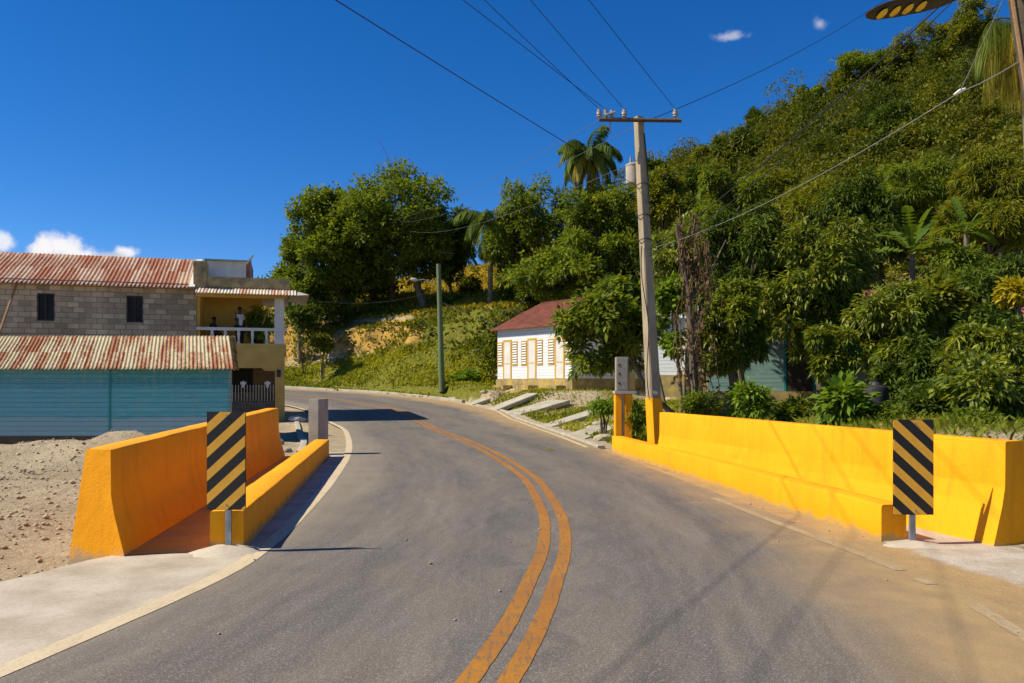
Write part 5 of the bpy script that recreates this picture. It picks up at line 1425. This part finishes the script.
# stones and gravel strewn over the dirt by the left parapet: uncountable
rng = np.random.RandomState(12)
n = 5200
X = rng.uniform(-13, -4.2, n); Y = rng.uniform(6.5, 22, n); dlx = -near(LEF, X, Y)
kk = (dlx > 1.75 + .0 * Y) & (X < -3.9 - .14 * (Y - 7.9) - .55)
X, Y = X[kk], Y[kk]; n = len(X); Z = terr(X, Y)
ico = np.array([(1, 0, 0), (-1, 0, 0), (0, 1, 0), (0, -1, 0), (0, 0, 1), (0, 0, -1)], float)
tri = np.array([(0, 2, 4), (2, 1, 4), (1, 3, 4), (3, 0, 4), (2, 0, 5), (1, 2, 5), (3, 1, 5), (0, 3, 5)])
rad = .010 + .035 * rng.rand(n) ** 5 + .01 * rng.rand(n)
V = (ico[None] * (1 + .6 * (rng.rand(n, 6, 1) - .5)) * rad[:, None, None] * np.array([1.2, 1, .7]) + np.stack([X, Y, Z + rad * .3], 1)[:, None]).reshape(-1, 3)
Q = (tri[None] + (np.arange(n) * 6)[:, None, None]).reshape(-1, 3)
stuff(np_mesh('loose_stones', V, Q, 'gravel'), 'loose stones strewn over the pale dirt left of the parapet', 'stones')
n = 420
X = rng.uniform(-4.0, 4.6, n); Y = rng.uniform(4.0, 20, n); dlx = -near(LEF, X, Y); drx = near(RIG, X, Y)
kk = (np.abs(drx) < .8) | (rng.rand(n) < .12) | (np.abs(dlx) < .25)
X, Y = X[kk], Y[kk]; n = len(X); rad = .006 + .012 * rng.rand(n) ** 2
V = (ico[None] * (1 + .6 * (rng.rand(n, 6, 1) - .5)) * rad[:, None, None] * np.array([1.2, 1, .6]) + np.stack([X, Y, rad * .3 + .004], 1)[:, None]).reshape(-1, 3)
Q = (tri[None] + (np.arange(n) * 6)[:, None, None]).reshape(-1, 3)
stuff(np_mesh('road_grit', V, Q, 'gravel'), 'grit and pebbles scattered along the edges of the asphalt', 'grit')
# crumpled leaf on the road
p = Vector((( 549 - CX) / F * 20.5, 20.5, .01))
o = MB().add([p + Vector(d) for d in ((-.1, 0, 0), (0, .06, .07), (.12, .02, .02), (.02, -.07, .06))], [(0, 1, 2), (0, 2, 3)]).build('fallen_leaf', 'leaf_yellow', loc=p)
tag(o, 'small yellow leaf lying alone on the asphalt right of the centre line', 'leaf')

# ------------------------------------------------------------------ yellow meter pillar
p0 = Vector(((623 - CX) / F * 20.6, 20.6, th((623 - CX) / F * 20.6, 20.6)))
mp = thing('meter_pillar', 'yellow pillar carrying a grey electricity meter cabinet by the roadside', 'pillar', p0)
hw = .215; ztop = H - (394 - HY) / F * 20.6
MB().box(p0.x - hw, p0.x - .05, p0.y - .18, p0.y + .18, -.3, ztop).build('pillar', 'yellow', mp, bevel=.012)
MB().box(p0.x + .02, p0.x + hw, p0.y - .18, p0.y + .18, -.3, ztop).build('pillar', 'yellow', mp, bevel=.012)
MB().box(p0.x - .05, p0.x + .02, p0.y - .10, p0.y + .18, -.3, ztop).build('infill', 'concrete', mp)
MB().tube([(p0.x - .015, p0.y - .14, -.2), (p0.x - .015, p0.y - .14, ztop)], .03, 8).build('conduit', 'concrete', mp, smooth=True)
MB().box(p0.x - .24, p0.x + .32, p0.y - .24, p0.y + .24, ztop, ztop + .08).build('cap', 'concrete', mp, bevel=.01)
zc = H - (357 - HY) / F * 20.6
cb_ = MB().box(p0.x - .19, p0.x + .12, p0.y - .16, p0.y + .14, ztop + .083, zc).build('cabinet', 'cabinet_grey', mp, bevel=.01)
MB().box(p0.x - .16, p0.x + .09, p0.y - .172, p0.y - .163, ztop + .12, zc - .05).build('cabinet_door', 'cabinet_grey', cb_, bevel=.004)
for zz in (ztop + .25, ztop + .5, ztop + .72): MB().box(p0.x - .14, p0.x - .10, p0.y - .18, p0.y - .1725, zz, zz + .05).build('hinge', 'dark_metal', cb_)
MB().box(p0.x + .122, p0.x + .30, p0.y - .10, p0.y + .14, ztop + .083, ztop + .55).build('side_box', 'cream', cb_, bevel=.01)

# ------------------------------------------------------------------ poles
PB = P(657, 384, 18.3); PB.z = -.1
PT = P(638.5, 117, 18.6)
main = thing('utility_pole', 'concrete utility pole with a wooden crossarm and yellow painted foot', 'utility pole', PB, 'utility poles')
def sqpole(a, b_, r0, r1, n=8, rot=0.5, seg_=4):
    m = MB(); pts = [Vector(a).lerp(Vector(b_), i / (n - 1)) for i in range(n)]
    for i, p in enumerate(pts):
        r = r0 + (r1 - r0) * i / (n - 1)
        for sx_, sy_ in ((-1, -1), (1, -1), (1, 1), (-1, 1)):
            c_, s_ = math.cos(rot), math.sin(rot)
            m.v.append((p.x + (sx_ * c_ - sy_ * s_) * r, p.y + (sx_ * s_ + sy_ * c_) * r, p.z))
    for i in range(n - 1):
        for k in range(4): m.f.append((i * 4 + k, i * 4 + (k + 1) % 4, (i + 1) * 4 + (k + 1) % 4, (i + 1) * 4 + k))
    m.f += [(3, 2, 1, 0), tuple((n - 1) * 4 + k for k in range(4))]
    return m
sqpole(PB, PT, .135, .085, rot=.45).build('shaft', 'pole_concrete', main, bevel=.008)
zy = H - (398 - HY) / F * 18.3
fy_ = (zy - PB.z) / (PT.z - PB.z)
sqpole(PB, PB.lerp(PT, fy_), .1375, .1355, n=2, rot=.45).build('painted_foot', 'yellow', main)
xa = P(597.5, 123.5, 18.5); xb = P(681, 121, 18.5); xa.y = 18.35; xb.y = 18.6
dirx = (xb - xa).normalized()
arm_ = MB(); arm_.tube([xa + Vector((0, -.13, 0)), xb + Vector((0, -.13, 0))], .05, 4); arm_.build('crossarm', 'wood_dark', main)
def insulator(px, base, hgt=.24):
    p = P(px, 0, 18.35); p.z = base
    return MB().lathe((p.x, xa.y - .03, base), [(.02, 0), (.03, .04), (.065, .06), (.05, .09), (.07, .11), (.055, .15), (.06, .17), (.035, .2), (.04, hgt)], 10).build('insulator', 'porcelain', main, smooth=True)
for px in (599, 624, 675): insulator(px, xa.z + .04)
fu = MB(); fx_ = P(608.5, 0, 18.35).x
fu.tube([(fx_ - .07, 18.3, xa.z + .02), (fx_ - .07, 18.3, xa.z + .26)], .04, 8); fu.tube([(fx_ + .07, 18.3, xa.z + .05), (fx_ + .07, 18.3, xa.z + .24)], .04, 8); fu.tube([(fx_ - .1, 18.25, xa.z + .1), (fx_ + .14, 18.25, xa.z + .18)], .03, 8); fu.tube([(fx_ + .03, 18.3, xa.z), (fx_ + .03, 18.3, xa.z - .28)], .02, 6)
fu.build('fuse_cutout', 'porcelain', main, smooth=True)
tp = P(634.5, 184, 18.9)
tr_ = MB().lathe((tp.x - .02, 18.95, tp.z), [(.16, 0), (.18, .02), (.18, .42), (.19, .43), (.19, .46), (.12, .50), (.03, .52)], 16).build('transformer', 'concrete', main, smooth=True)
MB().tube([(tp.x - .08, 18.95, tp.z + .48), (tp.x - .08, 18.95, tp.z + .66)], [.035, .02], 8).build('bushing', 'porcelain', tr_, smooth=True)
br_ = MB()
for f_ in (.64, .71, .80):
    q = PB.lerp(PT, f_); br_.tube([(q.x + .17 * math.cos(t_), q.y + .17 * math.sin(t_), q.z + .02 * math.sin(3 * t_)) for t_ in np.linspace(0, 6.28, 14)], .012, 5, False)
br_.tube([PB.lerp(PT, .74) + Vector((.12, -.1, 0)), PB.lerp(PT, .86) + Vector((.13, -.08, 0)), PB.lerp(PT, .95) + Vector((.1, -.06, 0))], .016, 5)
br_.build('cable_straps', 'wire', main)
MB().tube([PB.lerp(PT, .20) + Vector((.02, -.19, 0)), PB.lerp(PT, .20) + Vector((.02, -.13, 0))], .05, 10).build('plug', 'porcelain', main)
pv = MB(); pv.tube([PB.lerp(PT, f_) + Vector((-.10 + .05 * math.sin(f_ * 20), -.155 + .03 * f_, 0)) for f_ in np.linspace(.18, .62, 14)], .011, 5); pv.build('down_lead', 'wire', main)

# green pole at the bend
gb_ = gpt(442, 394); gt_ = P(438.5, 264, gb_.y)
gp = thing('utility_pole', 'green-tinged round utility pole at the outside of the bend', 'utility pole', gb_, 'utility poles')
MB().tube([gb_ - Vector((0, 0, .3)), gb_.lerp(gt_, .5), gt_], [.20, .17, .14], 12).build('shaft', 'green_pole', gp, smooth=True)
MB().tube([gb_.lerp(gt_, .88), gb_.lerp(gt_, .88) + Vector((-.05, -.18, 0))], .05, 6).build('bracket', 'steel', gp)
lp = thing('street_lamp', 'small grey street lamp arm reaching left from the green pole', 'street lamp', gb_.lerp(gt_, .84), 'street lamps')
a = gb_.lerp(gt_, .84) + Vector((-.14, -.05, 0)); b_ = P(410, 279, gb_.y - .2)
MB().tube([a, a.lerp(b_, .5) + Vector((0, 0, .12)), a.lerp(b_, .72)], .035, 6).build('arm', 'steel', lp)
MB().tube([a.lerp(b_, .70), a.lerp(b_, .8), a.lerp(b_, .93), b_], [.05, .12, .11, .03], 8).build('lamp_head', 'concrete', lp, smooth=True)

# pole hidden in the bank trees that takes the far wires
fx2 = P(392, 222, 72); fzb = th(fx2.x, 72)
fp = thing('utility_pole', 'thin timber pole among the crowns of the bank trees', 'utility pole', (fx2.x, 72, fzb), 'utility poles')
MB().tube([(fx2.x, 72, fzb - .3), (fx2.x, 72, fx2.z + .4)], [.16, .12], 10).build('shaft', 'bark', fp, smooth=True)
MB().tube([(fx2.x - .9, 72, fx2.z), (fx2.x + .9, 72.2, fx2.z)], .05, 4).build('crossarm', 'wood_dark', fp)

# leaning near pole at the right edge with its street lamp
NB = Vector((6.2, 8.3, -.1)); nt_ = P(1026, 20, 8.2)
d_ = (nt_ - NB).normalized(); NT = NB + d_ * 7.4
npole = thing('utility_pole', 'weathered leaning timber pole at the right edge of the frame', 'utility pole', NB, 'utility poles')
MB().tube([NB, NB.lerp(NT, .5), NT], [.16, .14, .12], 12).build('shaft', 'timber', npole, smooth=True)
MB().tube([NB.lerp(NT, .3) + Vector((-.15, -.05, 0)), NB.lerp(NT, .93) + Vector((-.135, -.05, 0))], .022, 6).build('conduit', 'bamboo', npole, smooth=True)  # no real conduit; tan tube drawn for the pole's sunlit left edge
tbx = NB.lerp(NT, .80)
MB().box(tbx.x + .02, tbx.x + .42, tbx.y - .28, tbx.y - .12, tbx.z - .1, tbx.z + .6).build('junction_box', 'dark_metal', npole, bevel=.02)
lm = thing('street_lamp', 'brown flat street lamp head with four yellow lenses at the top right', 'street lamp', P(955, -2, 7.4), 'street lamps')
A = P(866, 14, 7.3); B = P(957, -3, 7.5); D = (B - A)
hd2 = MB(); rr = []
prof = [(0, .012), (.05, .05), (.16, .085), (.4, .10), (.7, .10), (.9, .08), (1.0, .045)]
vs = []; k = 10
up = Vector((0, 0, 1)); sdv = D.cross(up).normalized(); upv = sdv.cross(D).normalized()
roll = R(-17); sdv, upv = sdv * math.cos(roll) - upv * math.sin(roll), upv * math.cos(roll) + sdv * math.sin(roll)
if upv.y < 0: pass
for t_, r_ in prof:
    c_ = A + D * t_
    for j in range(k):
        an = 2 * math.pi * j / k
        vs.append(c_ + sdv * r_ * 1.35 * math.cos(an) + upv * (r_ * .42 * math.sin(an) * (1.0 if math.sin(an) > 0 else .55)))
fs = [(i * k + j, i * k + (j + 1) % k, (i + 1) * k + (j + 1) % k, (i + 1) * k + j) for i in range(len(prof) - 1) for j in range(k)] + [tuple(range(k)), tuple((len(prof) - 1) * k + j for j in reversed(range(k)))]
hd2.add(vs, fs); head = hd2.build('lamp_head', 'lamp_shell', lm, smooth=True)
for t_ in (.16, .30, .44, .585):
    c_ = A + D * t_ - upv * .026
    # lens: shallow dome facing down and towards the road
    n = 12; vs = [c_ - upv * .022]
    for ring, (q, dd) in enumerate(((.045, .018), (.062, .004))):
        for j in range(n):
            an = 2 * math.pi * j / n
            vs.append(c_ + D.normalized() * q * .72 * math.cos(an) + sdv * q * 1.1 * math.sin(an) - upv * dd)
    fs = [(0, 1 + j, 1 + (j + 1) % n) for j in range(n)] + [(1 + j, 1 + n + j, 1 + n + (j + 1) % n, 1 + (j + 1) % n) for j in range(n)]
    MB().add(vs, fs).build('lamp_lens', 'lens', head, smooth=True)
armq = NB.lerp(NT, (P(0, -40, 8).z - NB.z) / (NT.z - NB.z))
MB().tube([B - D * .03, B + D * .4 + Vector((0, .1, .04)), armq + Vector((-.05, 0, 0))], [.03, .028, .03], 8).build('arm', 'lamp_shell', lm, smooth=True)

# ------------------------------------------------------------------ wires
def wire(label, a, b_, sag=.25, r=.008, mat='wire', n=26):
    a, b_ = Vector(a), Vector(b_)
    pts = [a.lerp(b_, i / (n - 1)) - Vector((0, 0, sag * 4 * (i / (n - 1)) * (1 - i / (n - 1)))) for i in range(n)]
    o = MB().tube(pts, r, 5).build('cable', mat, smooth=True, loc=a)
    return tag(o, label, 'cable', 'overhead cables')
zi = xa.z + .27
ins = {p: Vector((P(p, 0, 18.35).x, xa.y - .03, zi)) for p in (599, 624, 675)}
def aim(a, px_top, bz=8.6, by=-20):
    """far end behind the camera for a wire that leaves a and crosses the top of the frame at px_top"""
    a = Vector(a)
    z1 = a.z + .1; Y = (z1 - H) / (HY / F); X = (px_top - CX) / F * Y
    k = (X - a.x) / (Y - a.y)
    return Vector((a.x + k * (by - a.y), by, bz))
# the pole behind the photographer that takes them
wire('black line from the leftmost insulator towards the upper left', ins[599], aim(ins[599], 490), .15, .0065)
wire('black line from the fuse holder towards the upper left, leftmost of the pair', Vector((fx_ - .07, 18.3, xa.z + .26)), aim((fx_ - .07, 18.3, xa.z + .26), 470), .15, .0065)
wire('black line from the middle insulator towards the upper left', ins[624], aim(ins[624], 535), .15, .0065)
wire('black line from the right-hand insulator on the crossarm', ins[675], aim(ins[675], 593), .15, .0065)
wire('single black cable crossing the open sky, lowest on the left', PB.lerp(PT, .80) + Vector((-.1, .1, 0)), aim(PB.lerp(PT, .80), 343, 7.6), .25, .0075)
wire('thin pale wire from the crossarm to the bank trees, topmost', xa + Vector((.05, .05, .06)), (fx2.x - .8, 72, fx2.z + .1), .5, .007, 'wire_mid')
wire('thin pale wire from the pole top to the bank trees, middle one', PT + Vector((0, .1, -.15)), (fx2.x, 72, fx2.z), .7, .007, 'wire_mid')
wire('thin pale wire to the bank trees, crossing the tall palm', PB.lerp(PT, .88) + Vector((0, .1, 0)), (fx2.x + .8, 72, fx2.z - .6), .9, .007, 'wire_mid')
cj = PB.lerp(PT, .60) + Vector((.1, -.05, 0))
wire('thick black cable sagging from the street lamp pole to the crossarm pole', NB.lerp(NT, .86) + Vector((-.12, 0, 0)), cj + Vector((0, 0, .1)), .18, .010)
wire('second thick black cable just below the first on the right', NB.lerp(NT, .855) + Vector((-.12, 0, 0)), cj + Vector((0, 0, -.05)), .3, .007)
jn = P(960, 92, 9.3)
wire('pale service wire sagging low across the right-hand trees', jn, cj + Vector((0, 0, .12)), .22, .0055, 'wire_pale')
wire('short end of the service wire between the white clamp and the leaning pole', NB.lerp(NT, .70) + Vector((-.14, 0, 0)), jn, .02, .005, 'wire_pale')
wire('short pale stay dropping from the top right to the service wire', P(1006, -6, 8.3), jn, .0, .006, 'wire_pale')
o = MB().tube([jn + Vector((-.05, .04, -.02)), jn + Vector((0, 0, .012)), jn + Vector((.05, -.03, .03))], [.012, .026, .012], 7).build('cable_clamp', 'white_paint', loc=jn, smooth=True)
tag(o, 'white clamp joining the stay to the pale service wire', 'clamp')
wire('thin dark wire rising across the sky right of the crossarm', PT + Vector((.3, 0, -.05)), P(905, -14, 30), .3, .009)
wire('thin dark wire over the hill between the two clouds and the lamp', P(700, 212, 40), P(960, -20, 30), .5, .009)
wire('thin wire from the green pole to the balcony awning', gb_.lerp(gt_, .8), fb(pa(300), .5, 5.5), .5, .007, 'wire_mid')
wire('thin wire from the green pole to the maroon roof', gb_.lerp(gt_, .7), hf(HL - 1, 0, 5.3), .25, .007, 'wire_mid')

# ------------------------------------------------------------------ houses among the trees on the right
def small_house(name, label, p, ang, wdt, dep, hgt, wallm, roofm, z0, doors):
    ca, sa = math.cos(ang), math.sin(ang)
    def f(a, b_, z): return (p[0] + a * ca - b_ * sa, p[1] + a * sa + b_ * ca, z + z0)
    r = thing(name, label, 'house', (p[0], p[1], z0))
    m = MB(); m.box(0, wdt, 0, .1, 0, hgt, f); m.box(0, .1, .1, dep, 0, hgt, f); m.box(wdt - .1, wdt, .1, dep, 0, hgt, f); m.box(0, wdt, dep - .1, dep, 0, hgt, f)
    for tt in (0, wdt - .1): m.prism([(0, hgt), (dep, hgt), (dep / 2, hgt + .9)], tt, tt + .1, lambda d, z, t2: f(t2, d, z))
    m.build('wall', wallm, r)
    MB().box(-.1, wdt + .1, -.1, dep + .1, -1.0, -.003, f).build('foundation', 'foundation', r)
    for q in (0, 1):
        p0, p1 = ((-.35, hgt - .1), (dep / 2, hgt + 1.0)) if q == 0 else ((dep + .35, hgt - .1), (dep / 2, hgt + 1.0))
        o = corr(f, -.3, wdt + .3, p0, p1, .2, .022).build('roof', roofm, r, smooth=True); solid(o)
    for (a0, a1, zb, zt, kind, mt) in doors:
        fr_ = MB(); fr_.box(a0 - .08, a0, -.03, -.002, zb, zt, f); fr_.box(a1, a1 + .08, -.03, -.002, zb, zt, f); fr_.box(a0 - .08, a1 + .08, -.03, -.002, zt, zt + .08, f)
        d = MB().box(a0, a1, -.012, -.003, zb, zt, f).build(kind, mt, r)
        fr_.build('frame', 'teal_frame', d)
    return r
ang = R(-14)
small_house('timber_house', 'blue-green timber house half hidden behind the mango trees', P(708, 384, 27.5)[0:2], ang, 4.6, 4, 2.75, 'teal_boards_house', 'pink_zinc', 1.45, [(2.55, 3.4, 0, 2.0, 'door', 'void')])
small_house('rendered_house', 'pale green rendered house behind the mangoes, left of the dark bush', P(846, 384, 25.5)[0:2], ang, 5.0, 4, 2.55, 'pale_green_wall', 'pink_zinc', 1.35, [(.85, 1.5, .0, .75, 'door', 'teal_frame'), (2.6, 3.3, .8, 1.8, 'window', 'void')])
small_house('grey_roofed_house', 'house with a grey zinc roof behind the crossarm pole', P(652, 384, 37)[0:2], R(-20), 4.2, 4, 2.7, 'white_boards', 'grey_zinc', 2.1, [(1.6, 2.3, 0, 2.0, 'door', 'cream')])
p = P(876, 402, 18.5)
o = thing('storage_drum', 'round black drum standing in the weeds behind the wall', 'drum', (p.x, p.y, th(p.x, p.y)))
MB().lathe((p.x, p.y, th(p.x, p.y)), [(.22, 0), (.26, .05), (.27, .3), (.27, .62), (.25, .68), (.14, .72), (.1, .8), (.11, .84)], 18).build('drum', 'pot', o, smooth=True)

# ------------------------------------------------------------------ sky, sun, camera
SUN_AZ = 9.0; SUN_EL = 46.0                             # sun stands to the left and a little behind the camera
dirv = Vector((-math.cos(R(SUN_AZ)) * math.cos(R(SUN_EL)), -math.sin(R(SUN_AZ)) * math.cos(R(SUN_EL)), math.sin(R(SUN_EL))))
sun = bpy.data.lights.new('sun', 'SUN'); sun.energy = 5.0; sun.angle = R(.53); sun.color = (1, .91, .74)
so = bpy.data.objects.new('sun', sun); COL.objects.link(so)
so.rotation_euler = dirv.to_track_quat('Z', 'Y').to_euler()
wd = bpy.data.worlds.new('World'); scene.world = wd; wd.use_nodes = True
nt = wd.node_tree; bg = nt.nodes['Background']
sk_ = N(nt, 'ShaderNodeTexSky', sky_type='NISHITA'); sk_.sun_disc = False
sk_.sun_elevation = R(SUN_EL); sk_.sun_rotation = math.atan2(dirv.x, dirv.y)
sk_.air_density = .85; sk_.dust_density = .15; sk_.ozone_density = 6.0; sk_.altitude = 800
hsv = N(nt, 'ShaderNodeHueSaturation'); hsv.inputs['Hue'].default_value = .507; hsv.inputs['Saturation'].default_value = 1.28; hsv.inputs['Value'].default_value = .70
L(nt, sk_.outputs[0], hsv.inputs['Color'])
# two banks of fair-weather cloud, placed by compass direction
tc = N(nt, 'ShaderNodeTexCoord'); sepw = N(nt, 'ShaderNodeSeparateXYZ'); L(nt, tc.outputs['Generated'], sepw.inputs[0])
azw = math_(nt, 'DIVIDE', sepw.outputs[0], sepw.outputs[1]); elw = math_(nt, 'DIVIDE', sepw.outputs[2], sepw.outputs[1])
front = math_(nt, 'GREATER_THAN', sepw.outputs[1], .05)
col = hsv.outputs[0]
def puff(col, ax, ez, rx, rz, soft, amp, sc, bright, tone):
    dx = math_(nt, 'DIVIDE', math_(nt, 'SUBTRACT', azw, ax), rx); dz = math_(nt, 'DIVIDE', math_(nt, 'SUBTRACT', elw, ez), rz)
    r2 = math_(nt, 'SQRT', math_(nt, 'ADD', math_(nt, 'MULTIPLY', dx, dx), math_(nt, 'MULTIPLY', dz, dz)))
    cbv = N(nt, 'ShaderNodeCombineXYZ'); L(nt, azw, cbv.inputs[0]); L(nt, elw, cbv.inputs[2])
    nn = noise(nt, cbv.outputs[0], sc, 7, .58)
    f = math_(nt, 'SUBTRACT', math_(nt, 'ADD', 1.0, math_(nt, 'MULTIPLY', math_(nt, 'SUBTRACT', nn, .5), amp)), r2)
    mr = N(nt, 'ShaderNodeMapRange', interpolation_type='SMOOTHSTEP'); L(nt, f, mr.inputs['Value']); mr.inputs['From Min'].default_value = 0; mr.inputs['From Max'].default_value = soft
    fac = math_(nt, 'MULTIPLY', math_(nt, 'MULTIPLY', mr.outputs[0], front), bright)
    return mix(nt, fac, col, tone)
def A_(px): return (px - CX) / F
def E_(py): return (HY - py) / F
wc = (4.9, 4.8, 4.8); gc = (2.9, 3.1, 3.6)
for (px, py, rx, ry, cc, br) in ((5, 262, 34, 10, gc, .75), (62, 256, 48, 15, gc, .8), (4, 242, 17, 14, wc, .8), (58, 243, 26, 15, wc, .95), (82, 254, 22, 10, wc, .9), (44, 250, 18, 11, wc, .9), (127, 252, 15, 8, wc, .9), (108, 256, 24, 6, gc, .8)):
    col = puff(col, A_(px), E_(py), rx / F, ry / F, .75, 1.7, 38, br, cc)
col = puff(col, A_(731), E_(36), 24 / F, 7 / F, 1.0, 2.6, 46, .42, wc)
col = puff(col, A_(821), E_(24), 10 / F, 10 / F, 1.0, 2.0, 40, .40, wc)
L(nt, col, bg.inputs['Color'])
bg.inputs['Strength'].default_value = .15

cam = bpy.data.cameras.new('camera'); co = bpy.data.objects.new('camera', cam); COL.objects.link(co)
co.location = (0, 0, H); co.rotation_euler = (R(90), 0, 0)
cam.sensor_width = 36; cam.lens = 36 * F / 1024; cam.shift_y = (HY - 341.5) / 1024
cam.clip_end = 4000; cam.clip_start = .05
scene.camera = co
scene.view_settings.view_transform = 'Standard'; scene.view_settings.look = 'None'
scene.view_settings.exposure = .42; scene.view_settings.gamma = 1; scene.view_settings.use_curve_mapping = False
